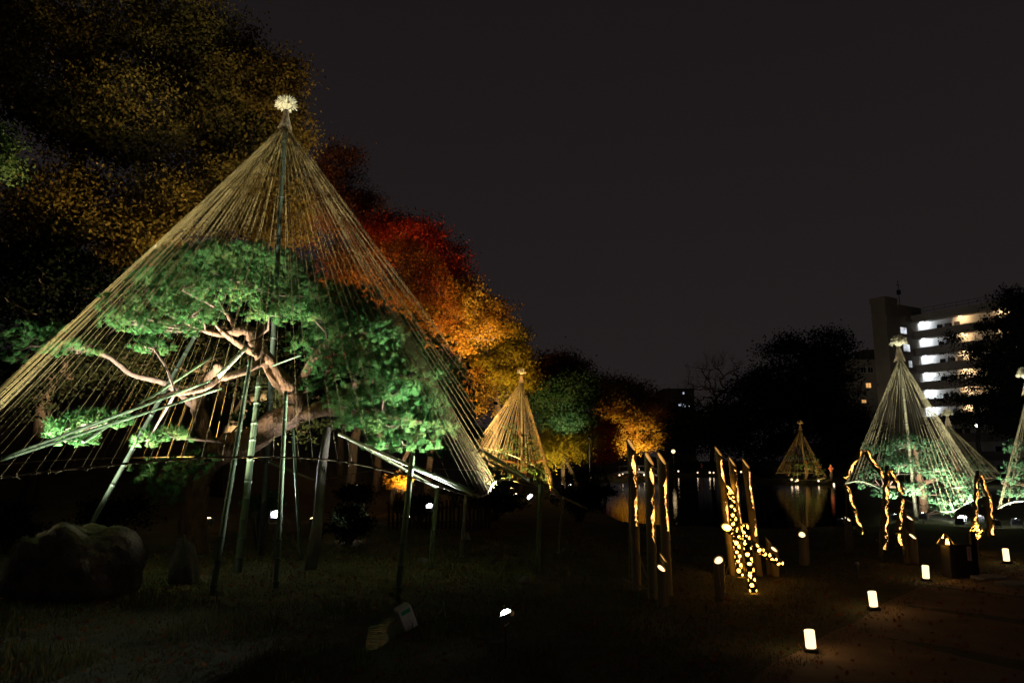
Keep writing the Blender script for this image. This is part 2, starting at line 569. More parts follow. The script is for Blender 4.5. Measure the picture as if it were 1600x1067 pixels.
# grass blades over the near lawn and the floodlit patches
def grass(name, label, n, xr, yr, hmin, hmax, keep):
    X = rng.uniform(*xr, n)
    Y = yr[0] + (yr[1] - yr[0]) * rng.random(n) ** 1.5
    k = keep(X, Y)
    X, Y = X[k], Y[k]
    Z = height(X, Y)
    n = len(X)
    h = rng.uniform(hmin, hmax, n)
    a = rng.uniform(0, 2 * np.pi, n)
    lean = rng.uniform(0.1, 0.7, n) * h
    w = 0.006 + 0.004 * rng.random(n)
    base = np.stack([X, Y, Z - 0.005], 1)
    side = np.stack([np.cos(a), np.sin(a), np.zeros(n)], 1) * w[:, None]
    tip = base + np.stack([-np.sin(a) * lean, np.cos(a) * lean, h], 1)
    V = np.concatenate([base - side, base + side, tip], 0)
    i = np.arange(n)
    o_ = np_mesh(name, V, np.stack([i, i + n, i + 2 * n], 1), M['blade'], None, 3)
    tag(o_, label, 'grass', kind='stuff')


def off_water(X, Y):
    ds = np.full(X.shape, 1e9)
    for i in range(len(SPINE) - 1):
        dd, t_ = seg_dist(X, Y, SPINE[i], SPINE[i + 1])
        ds = np.minimum(ds, dd - (SW[i] * (1 - t_) + SW[i + 1] * t_))
    path = np.zeros(X.shape, bool)
    px = 800 + X / Y * F
    py = YH + CAM_Z * F / Y
    pa = np.interp(px, [1205, 1300, 1395, 1470, 1560, 1700], [1040, 985, 935, 905, 893, 880], left=5000, right=880)
    path = py > pa
    return (ds > 0.05) & (pond_sd(X, Y) > 0.1) & ~path


grass('lawn_grass', 'short autumn grass of the dark lawn', 90000, (-9, 11), (5.5, 25), 0.02, 0.06, off_water)
grass('stream_bank_grass', 'longer tufts of grass along the stream banks', 14000, (-9, 0.5), (5.5, 12), 0.08, 0.24,
      lambda X, Y: off_water(X, Y) & (np.sin(X * 2.1) * np.sin(Y * 1.7) > 0.15))


# ------------------------------------------------------------------ foliage
def rand_dirs(n):
    v = rng.normal(size=(n, 3))
    return v / np.linalg.norm(v, axis=1, keepdims=True)


def spray_normals(o_, Nn):
    a = o_.data.attributes.new('spray_normal', 'FLOAT_VECTOR', 'POINT')
    a.data.foreach_set('vector', np.ascontiguousarray(Nn, dtype=np.float32).ravel())


def leaf_cloud(name, C, size, mat, parent, flat=0.0, Nn=None):
    """One diamond leaf per centre, turned at random."""
    n = len(C)
    u = rand_dirs(n)
    if flat:
        u[:, 2] *= (1 - flat)
        u /= np.linalg.norm(u, axis=1, keepdims=True)
    w = rand_dirs(n)
    w -= u * np.sum(u * w, 1, keepdims=True)
    w /= np.linalg.norm(w, axis=1, keepdims=True) + 1e-9
    s = (size * rng.uniform(0.6, 1.3, n))[:, None]
    V = np.concatenate([C - u * s * 0.5, C + w * s * 0.30 - u * s * 0.05, C + u * s * 0.5, C - w * s * 0.30 - u * s * 0.05], 0)
    i = np.arange(n)
    o_ = np_mesh(name, V, np.stack([i, i + n, i + 2 * n, i + 3 * n], 1), mat, parent, 4)
    if Nn is not None:
        spray_normals(o_, np.concatenate([Nn] * 4, 0))
    o_['kind'] = 'stuff'
    return o_


def needle_cloud(name, C, D, length, width, per, mat, parent, spread=0.8, NV=None):
    """Tufts of thin needles: `per` needles from each centre C about direction D."""
    n = len(C)
    Cn = np.repeat(C, per, 0)
    Dn = np.repeat(D, per, 0) + rand_dirs(n * per) * spread
    Dn /= np.linalg.norm(Dn, axis=1, keepdims=True)
    Ln = length * rng.uniform(0.7, 1.15, (n * per, 1))
    w = rand_dirs(n * per)
    w -= Dn * np.sum(Dn * w, 1, keepdims=True)
    w /= np.linalg.norm(w, axis=1, keepdims=True) + 1e-9
    base = Cn - Dn * 0.01
    V = np.concatenate([base - w * width * 0.5, base + w * width * 0.5, base + Dn * Ln], 0)
    i = np.arange(n * per)
    o_ = np_mesh(name, V, np.stack([i, i + n * per, i + 2 * n * per], 1), mat, parent, 3)
    Nn = np.repeat(D if NV is None else NV, per, 0) * 0.75 + Dn * 0.55 + rand_dirs(n * per) * 0.25
    spray_normals(o_, np.concatenate([Nn] * 3, 0))
    o_['kind'] = 'stuff'
    return o_


def grow(attr, start_nodes, r_tip, expo=0.46, wig=0.12, up=0.0, pref=None):
    """Connect attractor points to a growing skeleton; returns tubes [(pts, radii)]. start_nodes: list of (pos, parent index)."""
    pos = [Vector(p) for p, _ in start_nodes]
    par = [q for _, q in start_nodes]
    root = pos[-1]
    A = sorted([Vector(a) for a in attr], key=lambda a: (a - root).length)
    chains = []
    for a in A:
        best, bd = 0, 1e9
        for i, p in enumerate(pos):
            dd = (a - p).length + max(0.0, p.z - a.z) * 0.9 + (0.6 if i < len(start_nodes) - 1 else 0) * 0.5
            if dd < bd:
                bd, best = dd, i
        p0 = pos[best]
        L_ = (a - p0).length
        mids = []
        nseg = 3
        for k in range(1, nseg):
            tt = k / nseg
            mids.append(p0.lerp(a, tt) + Vector((random.gauss(0, 1), random.gauss(0, 1), random.gauss(0, 1) - up)) * wig * L_ * 0.6)
        prev = best
        ch = [best]
        for p in mids + [a]:
            pos.append(p)
            par.append(prev)
            prev = len(pos) - 1
            ch.append(prev)
        chains.append(ch)
    cnt = [0] * len(pos)
    for ch in chains:
        i = ch[-1]
        while i is not None and i >= 0:
            cnt[i] += 1
            i = par[i]
    rad = [r_tip * max(1, c) ** expo for c in cnt]
    tubes = []
    for ch in chains:
        rr = [min(rad[i], rad[ch[1]] * 1.05) for i in ch]
        rr[-1] *= 0.5
        tubes.append(([pos[i] for i in ch], rr))
    return tubes, pos, rad


LEAF_MULT = 2.3


def tree(name, label, base, boxes, leaf, bark, size=0.13, K=110, per=80, clump=0.9, group=None, trunk_r=None, flat=0.0, bare=False, r_tip=0.018, lean=0.0, soft=0.85):
    """base (x, y); boxes = crown lobes [(px, py, Y, rx px, ry px)]."""
    bx, by = base
    bz = gz(bx, by)
    t_ = thing(name, label, 'tree', (bx, by, bz), 0, group)
    lobes = []
    tot = sum(b_[3] * b_[4] for b_ in boxes)
    A = []
    for (px, py, Y, rx, ry) in boxes:
        c = at(px, py, Y)
        sx_, sz_ = rx * Y / F, ry * Y / F
        n = max(6, int(K * rx * ry / tot))
        d = rand_dirs(n)
        rr = rng.random(n) ** (1 / 2.6)
        P = np.array(c) + d * rr[:, None] * np.array([sx_, min(sx_, 0.5 * (sx_ + sz_)) * 0.8, sz_])
        A.append(P)
    A = np.concatenate(A, 0)
    A[:, 2] = np.maximum(A[:, 2], bz + 0.8)
    cen = A.mean(0)
    lo = A[:, 2].min()
    ztop = max(bz + 1.0, 0.6 * lo + 0.4 * cen[2])
    nodes = []
    nt_ = 6
    for i in range(nt_):
        k = i / (nt_ - 1)
        p = Vector((bx + (cen[0] - bx) * k ** 1.5 * 0.9, by + (cen[1] - by) * k ** 1.5 * 0.9, bz - 0.2 + (ztop - bz + 0.2) * k))
        if 0 < i: p += Vector((random.gauss(0, 0.1), random.gauss(0, 0.1), 0))
        nodes.append((p, i - 1 if i else -1))
    tubes, pos, rad = grow(A, nodes, r_tip)
    mb_ = MB()
    O = Vector((bx, by, bz))
    tr = trunk_r or rad[0]
    mb_.tube([p - O for p, _ in nodes], [max(rad[i], tr * (1 - 0.45 * i / nt_)) * (1.35 if i == 0 else 1) for i in range(nt_)], 8)
    for pts, rr in tubes:
        mb_.tube([p - O for p in pts], rr, 4 if rr[0] < 0.08 else 6, False)
    mb_.build('trunk', bark, t_, True)
    if bare:                                        # winter twigs instead of leaves
        mbt = MB()
        for a in A:
            a = Vector(a) - O
            for k in range(per):
                d = Vector(rand_dirs(1)[0]) + Vector((0, 0, 0.5)) + (a + O - Vector(cen)).normalized() * 0.7
                e = a + d.normalized() * clump * random.uniform(0.5, 1.2)
                mid = a.lerp(e, 0.5) + Vector(rand_dirs(1)[0]) * clump * 0.12
                mbt.tube([a, mid, e], [r_tip * 0.5, r_tip * 0.35, r_tip * 0.2], 3, False)
        tw = mbt.build('twigs', bark, t_)
        tw['kind'] = 'stuff'
    else:
        per = int(per * LEAF_MULT)
        n = len(A) * per
        C = np.repeat(A, per, 0) + rng.normal(size=(n, 3)) * np.array([clump, clump, clump * 0.55]) * np.repeat(rng.uniform(0.4, 0.8, (len(A), 1)), per, 0)
        C[:, 2] = np.maximum(C[:, 2], bz + 0.05)
        ctr = np.repeat(A, per, 0)
        n1 = (C - ctr) / (np.linalg.norm(C - ctr, axis=1, keepdims=True) + 1e-6)
        n2 = (C - cen) / (np.linalg.norm(C - cen, axis=1, keepdims=True) + 1e-6)
        leaf_cloud('crown', C - np.array(O), size, leaf, t_, flat, (n1 * 0.7 + n2 * 0.5) * soft)
    return t_


def shrub(name, label, px, py, Y, rx, ry, leaf, n=2500, size=0.09, group=None, cat='shrub'):
    c = at(px, py, Y)
    z0 = gz(c.x, c.y)
    t_ = thing(name, label, cat, (c.x, c.y, z0), 0, group)
    sx_, sz_ = rx * Y / F, ry * Y / F
    hz = c.z - z0
    mb_ = MB()
    K = 22
    d = rand_dirs(K) * rng.random((K, 1)) ** 0.5 * np.array([sx_, sx_ * 0.8, sz_]) * 0.85
    A = d + np.array([0, 0, hz])
    A[:, 2] = np.maximum(A[:, 2], 0.1)
    for a in A:
        a = Vector(a)
        mb_.tube([(a.x * 0.1, a.y * 0.1, -0.05), (a.x * 0.5, a.y * 0.5, a.z * 0.55), tuple(a)], [0.02, 0.013, 0.006], 4, False)
    mb_.build('stem', M['bark_dark'], t_, True)
    C = np.repeat(A, n // K, 0)
    C = C + rng.normal(size=C.shape) * np.array([sx_, sx_, sz_ * 0.9]) * 0.2
    C[:, 2] = np.maximum(C[:, 2], 0.02)
    leaf_cloud('foliage', C, size, leaf, t_)
    return t_


# ------------------------------------------------------------------ lamps
def aim(o, d):
    o.rotation_euler = Vector(d).to_track_quat('-Z', 'Y').to_euler()


def spot(parent, loc, direction, power, angle, col, radius=0.06, blend=0.75):
    ld = bpy.data.lights.new('lamp_beam', 'SPOT')
    ld.energy = power
    ld.spot_size = math.radians(angle)
    ld.spot_blend = blend
    ld.color = col
    ld.shadow_soft_size = radius
    lo = bpy.data.objects.new('lamp_beam', ld)
    lo.location = loc
    aim(lo, direction)
    link(lo, parent)
    return lo


COOL = (0.93, 1.0, 0.93)
WARM = (1.0, 0.62, 0.26)
AMBER = (1.0, 0.72, 0.36)


def floodlight(label, loc, target, power, angle=70, col=COOL, size=0.16, stand=True, warm=False, group=None, offset=None):
    """Small box floodlight: finned housing, glowing face, yoke, stake, cable. loc = lamp centre in the world."""
    loc = Vector(loc)
    z0 = gz(loc.x, loc.y)
    z0 = max(z0, POND_Z)
    t_ = thing('floodlight', label, 'floodlight', (loc.x, loc.y, z0), 0, group)
    c = Vector((0, 0, loc.z - z0))
    d = (Vector(target) - loc).normalized()
    R = d.to_track_quat('Z', 'Y').to_matrix()
    h = MB()
    h.box(c - R @ Vector((0, 0, size * 0.18)), (size, size * 0.8, size * 0.30), R)
    for k in range(5):
        h.box(c + R @ Vector(((k - 2) * size * 0.2, 0, -size * 0.42)), (size * 0.05, size * 0.7, size * 0.18), R)
    h.build('housing', M['metal'], t_)
    f = MB()
    for r_, z_ in ((0.42, -0.03), (0.42, 0.05), (0.34, 0.13), (0.18, 0.19), (0.02, 0.21)):
        for k in range(12):
            a_ = 2 * math.pi * k / 12
            f.v.append(tuple(c + R @ Vector((r_ * math.cos(a_), r_ * 0.8 * math.sin(a_), z_)) * size))
    for j in range(4):
        for k in range(12):
            f.face((j * 12 + k, j * 12 + (k + 1) % 12, j * 12 + 12 + (k + 1) % 12, j * 12 + 12 + k))
    f.build('lamp_face', M['led_warm'] if warm else M['led'], t_)
    y = MB()
    for s in (-1, 1):
        a = c + R @ Vector((s * size * 0.56, 0, -size * 0.18))
        y.tube([a, Vector((a.x * 1.0, a.y * 1.0, c.z - size * 0.75))], size * 0.035, 5)
    a = c + R @ Vector((-size * 0.56, 0, -size * 0.18))
    b_ = c + R @ Vector((size * 0.56, 0, -size * 0.18))
    y.tube([(a.x, a.y, c.z - size * 0.75), (b_.x, b_.y, c.z - size * 0.75)], size * 0.035, 5)
    y.build('yoke', M['metal'], t_)
    if stand:
        s_ = MB()
        s_.tube([(0, 0, -0.08), (0, 0, max(0.02, c.z - size * 0.75))], size * 0.06, 6)
        s_.build('stake', M['black_metal'], t_)
    spot(t_, c + d * size * 0.30, d, power, angle, col, size * 0.35)
    return t_


# ------------------------------------------------------------------ bamboo
def bamboo(name, label, p0, p1, r0, r1=None, mat='bamboo', parent=None, node=0.38, group=None, cat='bamboo pole', sides=8, bend=0.0):
    """Bamboo pole from p0 to p1 with swollen nodes. A thing of its own unless it has a parent."""
    p0, p1 = Vector(p0), Vector(p1)
    r1 = r1 or r0 * 0.8
    Lp = (p1 - p0).length
    d = (p1 - p0)
    O = p0 if parent is None else Vector((0, 0, 0))
    side = d.cross(Vector((0, 0, 1)))
    side = side.normalized() if side.length > 1e-5 else Vector((1, 0, 0))
    ks = [0.0]
    s = node * random.uniform(0.4, 1.0)
    while s < Lp - 0.03:
        for e in (-0.05, -0.012, -0.005, 0.005, 0.012, 0.05):
            ks.append((s + e) / Lp)
        s += node * random.uniform(0.85, 1.15)
    ks.append(1.0)
    pts, rr = [], []
    for i, k in enumerate(ks):
        p = p0 + d * k + Vector((0, 0, -1)) * bend * Lp * 4 * k * (1 - k)
        pts.append(p - O)
        r = r0 + (r1 - r0) * k
        if 0 < i < len(ks) - 1 and (i - 1) % 6 in (2, 3):
            r *= 1.16
        rr.append(r)
    mb_ = MB()
    mb_.tube(pts, rr, sides)
    o_ = mb_.build(name, M[mat], parent, True)
    if parent is None:
        o_.location = p0
        tag(o_, label, cat, group)
    return o_


ROPE_MB = MB()
ROPE_MB.tube([(0, 0, 0), (0, 0, 1)], 1.0, 5, False)
ROPE_ME = ROPE_MB.mesh('rope', M['rope'], True)
ROPE_BIG = ROPE_MB.mesh('rope', M['rope_dim'], True)


def rope(parent, a, b_, r, me=None):
    a, b_ = Vector(a), Vector(b_)
    o_ = bpy.data.objects.new('rope', me or ROPE_ME)
    d = b_ - a
    link(o_, parent)
    o_.rotation_mode = 'QUATERNION'
    o_.location = a
    o_.rotation_quaternion = d.to_track_quat('Z', 'Y')
    o_.scale = (r, r, d.length)
    return o_


def straw_blades(name, C0, C1, C2, width, mat, parent):
    """Bent straw blades through three points each (numpy arrays)."""
    n = len(C0)
    a = rng.uniform(0, 2 * np.pi, n)
    w = np.stack([np.cos(a), np.sin(a), np.zeros(n)], 1) * width * 0.5
    V = np.concatenate([C0 - w, C0 + w, C1 - w, C1 + w, C2 - w * 0.5, C2 + w * 0.5], 0)
    i = np.arange(n)
    Fq = np.concatenate([np.stack([i, i + n, i + 3 * n, i + 2 * n], 1), np.stack([i + 2 * n, i + 3 * n, i + 5 * n, i + 4 * n], 1)], 0)
    o_ = np_mesh(name, V, Fq, mat, parent, 4)
    o_['kind'] = 'stuff'
    return o_


def rope_cone(label, base, apex, hoop, n_ropes, rr, scale, pole_r=0.06, knots=True, hoop_r=0.02, skip=None, weights=None, hoop_mat='bamboo_pale', draw_hoop=None):
    """Yukitsuri: pole with straw finial, ropes fanned from the tip to a hoop (list of world points, closed)."""
    base, apex = Vector(base), Vector(apex)
    t_ = thing('rope_cone', label, 'rope cone', base, 0, 'snow rope cones over the pines')
    A = apex - base
    bamboo('pole', None, (0, 0, -0.2), tuple(A), pole_r * 1.2, pole_r * 0.8, 'pole_dark' if n_ropes > 100 else 'bamboo_olive', t_, 0.5)
    H = [Vector(p) - base for p in hoop]
    n = len(H)
    # smooth closed curve through the hoop points (Catmull-Rom)
    curve = []
    for i in range(n):
        p0, p1, p2, p3 = H[i - 1], H[i], H[(i + 1) % n], H[(i + 2) % n]
        for k in range(12):
            u = k / 12
            curve.append(0.5 * ((2 * p1) + (p2 - p0) * u + (2 * p0 - 5 * p1 + 4 * p2 - p3) * u * u + (3 * p1 - p0 - 3 * p2 + p3) * u ** 3))
    segw = []
    for i in range(len(curve)):
        w = 1.0 if weights is None else weights[i // 12]
        segw.append((curve[(i + 1) % len(curve)] - curve[i]).length * w)
    tot = sum(segw)
    cum = 0.0
    want = [(k + random.uniform(-0.3, 0.3)) * tot / n_ropes for k in range(n_ropes)]
    want.sort()
    kn = MB()
    wi = 0
    for i in range(len(curve)):
        a, b_ = curve[i], curve[(i + 1) % len(curve)]
        while wi < n_ropes and want[wi] < cum + segw[i]:
            u = (want[wi] - cum) / max(segw[i], 1e-6)
            p = a.lerp(b_, min(max(u, 0), 1))
            q = A + Vector((random.gauss(0, 0.03), random.gauss(0, 0.03), -0.62 + random.gauss(0, 0.06))) * scale
            rope(t_, q, p, rr * random.uniform(0.8, 1.25), ROPE_BIG if n_ropes > 100 else None)
            if knots:
                tdir = (b_ - a).normalized()
                kn.tube([p - tdir * 0.03, p + tdir * 0.03], hoop_r * 1.9, 6)
                kn.tube([p, p + Vector((random.gauss(0, 0.05), random.gauss(0, 0.05), -0.05))], [0.012, 0.005], 4)
            wi += 1
        cum += segw[i]
    hb = MB()
    rng_i = range(len(curve)) if draw_hoop is None else [i for i in range(len(curve)) if (i // 12) in draw_hoop]
    run = []
    for i in list(rng_i) + [None]:
        if run and (i is None or i != run[-1] + 1):
            hb.tube([curve[k] for k in run] + [curve[(run[-1] + 1) % len(curve)]], hoop_r, 6)
            run = []
        if i is not None:
            run.append(i)
    hb.build('hoop', M[hoop_mat], t_, True)
    if knots and kn.v:
        k_ = kn.build('rope_knots', M['rope'], t_)
        k_['kind'] = 'stuff'
    # finial: a bound straw sheaf whose head flares into a ball
    s = scale
    nb = 420
    a = rng.uniform(0, 2 * np.pi, nb)
    q = rng.random(nb) ** 0.8
    rad = np.stack([np.cos(a), np.sin(a), np.zeros(nb)], 1)
    Z = np.array([0, 0, 1.0])
    A_ = np.array(A)
    ph = np.radians(62) * q
    ph2 = ph + np.radians(78) * q * rng.uniform(0.6, 1.2, nb)
    ln = rng.uniform(0.85, 1.15, nb)[:, None]
    C0 = A_ + rad * 0.05 * s + Z * (-0.02 * s)
    C1 = C0 + (rad * np.sin(ph)[:, None] * 0.22 + Z * (np.cos(ph) * 0.27 + 0.06)[:, None]) * s * ln
    C2 = C1 + (rad * np.sin(ph2)[:, None] + Z * np.cos(ph2)[:, None]) * 0.17 * s * ln
    straw_blades('straw_tuft', C0, C1, C2, 0.030 * s, M['straw'], t_)
    nb = 240
    a = rng.uniform(0, 2 * np.pi, nb)
    rad = np.stack([np.cos(a), np.sin(a), np.zeros(nb)], 1)
    q = rng.uniform(0.6, 1.15, nb)
    C0 = A_ + rad * 0.05 * s + Z * (-0.02 * s)
    C1 = A_ + rad * 0.10 * s - Z * (0.30 * q)[:, None] * s
    C2 = A_ + rad * (0.22 * q)[:, None] * s - Z * (0.64 * q)[:, None] * s
    straw_blades('straw_skirt', C0, C1, C2, 0.028 * s, M['straw_skirt'], t_)
    tb = MB()
    tb.lathe([(0.068 * s, -0.05 * s), (0.075 * s, -0.025 * s), (0.068 * s, 0.0)], 12, tuple(A))
    tb.build('tie', M['tie'], t_, True)
    return t_


# ------------------------------------------------------------------ pines
M['needle_pale'] = leaf_mat('pale_needles', [(0.040, 0.095, 0.038), (0.068, 0.145, 0.058), (0.100, 0.180, 0.080)], 0.3, 1.0)


def pine(label, base, limbs, pads, needle_len, needle_w, per, dens, trunk_mat='bark', needle='needle', group=None, link_r=0.02):
    """limbs: list of (points, radii); pads: (px, py, Y, rx px, ry px) of flattened needle clouds."""
    O = Vector(base)
    t_ = thing('pine_tree', label, 'pine tree', O, 0, group)
    mbt = MB()
    nodes = []
    for i, (pts, rad) in enumerate(limbs):
        pts = [Vector(p) for p in pts]
        # refine with a little wander so that the wood is never a straight pipe
        fine, fr = [], []
        for k in range(len(pts) - 1):
            p0, p1, p2, p3 = pts[max(k - 1, 0)], pts[k], pts[k + 1], pts[min(k + 2, len(pts) - 1)]
            for j in range(5):
                u = j / 5
                p = 0.5 * ((2 * p1) + (p2 - p0) * u + (2 * p0 - 5 * p1 + 4 * p2 - p3) * u * u + (3 * p1 - p0 - 3 * p2 + p3) * u ** 3)
                r = rad[k] + (rad[k + 1] - rad[k]) * u
                if fine: p += Vector((random.gauss(0, 1), random.gauss(0, 1), random.gauss(0, 1))) * r * 0.12
                fine.append(p - O)
                fr.append(r * random.uniform(0.93, 1.08))
        fine.append(pts[-1] - O)
        fr.append(rad[-1])
        b_ = MB()
        b_.tube(fine, fr, 10)
        b_.build('trunk' if i == 0 else 'limb', M['twig' if i == 7 else trunk_mat], t_, True)  # long left limb takes the darker bark to look dimly lit
        nodes += [(p, r) for p, r in zip(fine, fr)]
    allC, allD, allN = [], [], []
    tw = MB()
    for (px, py, Y, rx, ry) in pads:
        c = at(px, py, Y) - O
        sx_, sz_ = rx * Y / F, ry * Y / F
        n = int(dens * (1.5 if Y > 18.3 and Y < 22 else 1.0) * (sx_ * sx_ * 2.2 + sx_ * sz_ * 2.0)) + 6
        d = rand_dirs(n)
        r = rng.random(n) ** 0.4
        P = d * r[:, None] * np.array([sx_, sx_ * 0.85, sz_])
        P *= 1 + 0.18 * np.sin(d[:, :1] * 7 + px) * np.cos(d[:, 1:2] * 6 + py)
        D = d * np.array([1, 1, 0.6]) * 0.8 + np.array([0, 0, 0.75])
        D /= np.linalg.norm(D, axis=1, keepdims=True)
        allC.append(P + np.array(c))
        allD.append(D)
        allN.append(d * np.array([1, 1, 0.9]) + rand_dirs(n) * 0.35)
        # twigs inside the pad, joined to the nearest limb
        cen = Vector(c) - Vector((0, 0, sz_ * 0.1))
        np_ = min(nodes, key=lambda q: (q[0] - cen).length - q[1] * 3)
        mid = np_[0].lerp(cen, 0.5) + Vector((random.gauss(0, 0.12), random.gauss(0, 0.12), random.gauss(0, 0.06)))
        r0 = min(np_[1] * 0.6, link_r + 0.008 * (np_[0] - cen).length)
        tw.tube([np_[0], mid, cen], [r0, r0 * 0.75, r0 * 0.5], 6, False)
        for k in range(max(5, int(n / 40))):
            e = Vector(P[random.randrange(n)]) * 0.8 + Vector(c)
            m_ = cen.lerp(e, 0.5) + Vector((random.gauss(0, 0.06), random.gauss(0, 0.06), -0.03))
            tw.tube([cen, m_, e], [r0 * 0.45, r0 * 0.3, 0.004], 4, False)
    tw.build('branches', M['twig'], t_, True)['kind'] = 'stuff'
    needle_cloud('needles', np.concatenate(allC), np.concatenate(allD), needle_len, needle_w, per, M[needle], t_, 0.8, np.concatenate(allN))
    return t_


# === big pine under the big rope cone ===
trunkbase = at(300, 862, 18)
B0 = Vector((trunkbase.x, 18, gz(trunkbase.x, 18) - 0.1))
limbs = [
    ([B0, at(302, 790, 18), at(312, 740, 17.9), at(345, 705, 17.6), at(395, 685, 17.2), at(450, 652, 17), at(462, 620, 17), at(440, 596, 17), at(415, 562, 16.9), at(398, 532, 16.8)],
     [0.36, 0.30, 0.29, 0.30, 0.30, 0.30, 0.27, 0.22, 0.19, 0.17]),
    ([at(398, 532, 16.8), at(385, 515, 16.7), at(365, 518, 16.4), at(345, 522, 16.2), at(320, 517, 15.8)], [0.16, 0.13, 0.10, 0.07, 0.05]),
    ([at(372, 520, 16.5), at(362, 500, 16.5), at(352, 488, 16.6)], [0.08, 0.06, 0.03]),
    ([at(410, 556, 16.9), at(385, 545, 16.4), at(355, 525, 16.0), at(335, 505, 15.9)], [0.09, 0.08, 0.06, 0.03]),
    ([at(398, 532, 16.8), at(412, 510, 17.2), at(425, 490, 17.5), at(430, 460, 17.9)], [0.14, 0.10, 0.08, 0.04]),
    ([at(415, 562, 16.9), at(380, 580, 16.0), at(345, 592, 15.4), at(305, 610, 14.8), at(250, 620, 14.2), at(170, 660, 13.6)], [0.10, 0.08, 0.07, 0.06, 0.04, 0.02]),
    ([at(330, 720, 17.7), at(310, 640, 17.5), at(320, 600, 17.3), at(345, 570, 17.2)], [0.2, 0.17, 0.13, 0.08]),
    ([at(310, 640, 17.5), at(260, 600, 17.2), at(205, 585, 17), at(165, 555, 16.8), at(110, 545, 16.8), at(40, 540, 17)], [0.09, 0.07, 0.06, 0.05, 0.03, 0.015]),
    ([at(450, 655, 17), at(500, 640, 16.9), at(560, 645, 16.6), at(620, 655, 16.5), at(690, 665, 17)], [0.22, 0.15, 0.12, 0.08, 0.04]),
    ([at(455, 625, 17), at(475, 590, 17.1), at(490, 560, 17.2), at(520, 530, 17.4), at(580, 520, 17.5)], [0.16, 0.12, 0.10, 0.07, 0.03]),
    ([at(490, 640, 16.9), at(560, 600, 17.2), at(640, 590, 17.8), at(700, 610, 18.2)], [0.12, 0.09, 0.06, 0.03]),
    ([at(320, 730, 17.8), at(280, 725, 17.2), at(250, 735, 16.6)], [0.14, 0.08, 0.03]),
]
pads = [
    (185, 488, 15, 36, 30), (235, 465, 15.5, 50, 34), (215, 505, 14.8, 48, 22), (285, 450, 16.2, 55, 40), (345, 445, 17, 60, 38), (300, 490, 15.4, 52, 24),
    (410, 450, 17.5, 65, 38), (460, 480, 17, 48, 30), (485, 492, 17, 30, 16), (420, 492, 16.2, 40, 18), (240, 543, 14.5, 30, 15), (270, 515, 15, 40, 14),
    (300, 412, 20.4, 75, 26), (380, 406, 20.6, 85, 24), (445, 425, 20.6, 55, 30), (240, 438, 18.6, 45, 20), (345, 412, 20.0, 60, 20),
    (520, 500, 18.6, 45, 45), (545, 530, 17, 50, 30), (595, 525, 17.2, 42, 26), (625, 550, 18.5, 50, 34), (515, 570, 16.8, 40, 26), (570, 575, 16.5, 52, 26),
    (645, 590, 17.3, 52, 28), (690, 590, 18.2, 38, 38), (600, 615, 16.3, 58, 26), (660, 632, 17, 50, 28), (705, 640, 18, 32, 40), (545, 630, 15.8, 42, 20),
    (560, 660, 15.5, 45, 18), (610, 665, 15.6, 50, 20), (670, 672, 16.6, 48, 22), (720, 680, 18.2, 28, 30), (640, 695, 15.8, 45, 15), (590, 695, 15.5, 28, 10),
    (560, 478, 19.8, 48, 32), (610, 510, 20, 48, 32), (665, 550, 20.2, 45, 32), (705, 590, 20.2, 28, 45), (725, 640, 20, 26, 45), (740, 690, 19.4, 16, 26),
    (495, 462, 19.5, 40, 34), (530, 470, 19.8, 44, 28), (580, 500, 20, 46, 30), (630, 535, 20.2, 44, 30), (540, 520, 19.6, 50, 36), (590, 560, 19.8, 50, 40), (650, 600, 20.2, 50, 44), (600, 640, 19.6, 60, 36), (700, 650, 20.2, 40, 40), (480, 540, 17.4, 34, 22), (505, 605, 16.8, 34, 18), (690, 705, 17.4, 36, 16),
    (765, 742, 18.5, 24, 20), (785, 760, 18.5, 16, 18),
    (45, 525, 17, 42, 22), (5, 530, 17, 30, 22), (85, 545, 16.8, 26, 14), (120, 545, 16.4, 36, 16), (20, 560, 16.6, 20, 12), (75, 515, 17.6, 30, 14),
    (105, 668, 13.6, 32, 18), (150, 655, 13.6, 34, 14), (110, 688, 13.5, 34, 11), (185, 660, 13.6, 18, 12),
    (232, 685, 15, 24, 16), (275, 682, 15.6, 26, 14), (255, 742, 16, 44, 26), (305, 725, 16.6, 34, 20), (260, 770, 15.8, 28, 20), (330, 700, 17.8, 30, 14), (380, 655, 20, 36, 13), (395, 640, 21, 24, 10),
]
pine('large garden pine with leaning trunk spreading under the tallest rope cone', B0, limbs, pads, 0.165, 0.0095, 34, 82)

# rope cone over it
pole_b = at(408, 858, 18)
hoopA = [at(-165, 756, 16), at(-150, 772, 13), at(-95, 764, 11.2), at(0, 746, 10.9), at(180, 726, 11.4), at(360, 714, 12), at(520, 719, 12.6), at(640, 745, 13.2), at(746, 776, 13.8),
         at(776, 752, 15.6), at(822, 752, 16.6), at(880, 780, 17.2), at(835, 744, 20.5), at(760, 735, 23), at(600, 733, 25), at(490, 748, 24.6), at(405, 716, 24.6), at(200, 715, 24.6), at(40, 722, 23), at(-100, 738, 20)]
wts = [0.7, 0.8, 1.3, 1.7, 1.3, 1.1, 1.0, 1.1, 1.6, 1.3, 0.8, 0.35, 0.5, 0.8, 0.7, 0.7, 0.7, 1.0, 1.2, 0.8]
big = rope_cone('tallest cone of straw ropes with a pale straw finial over the large pine', (pole_b.x, 18.0, gz(pole_b.x, 18)), at(447, 172, 18), hoopA, 128, 0.0040, 0.74,
                0.06, True, 0.013, weights=wts, hoop_mat='bamboo_tan')

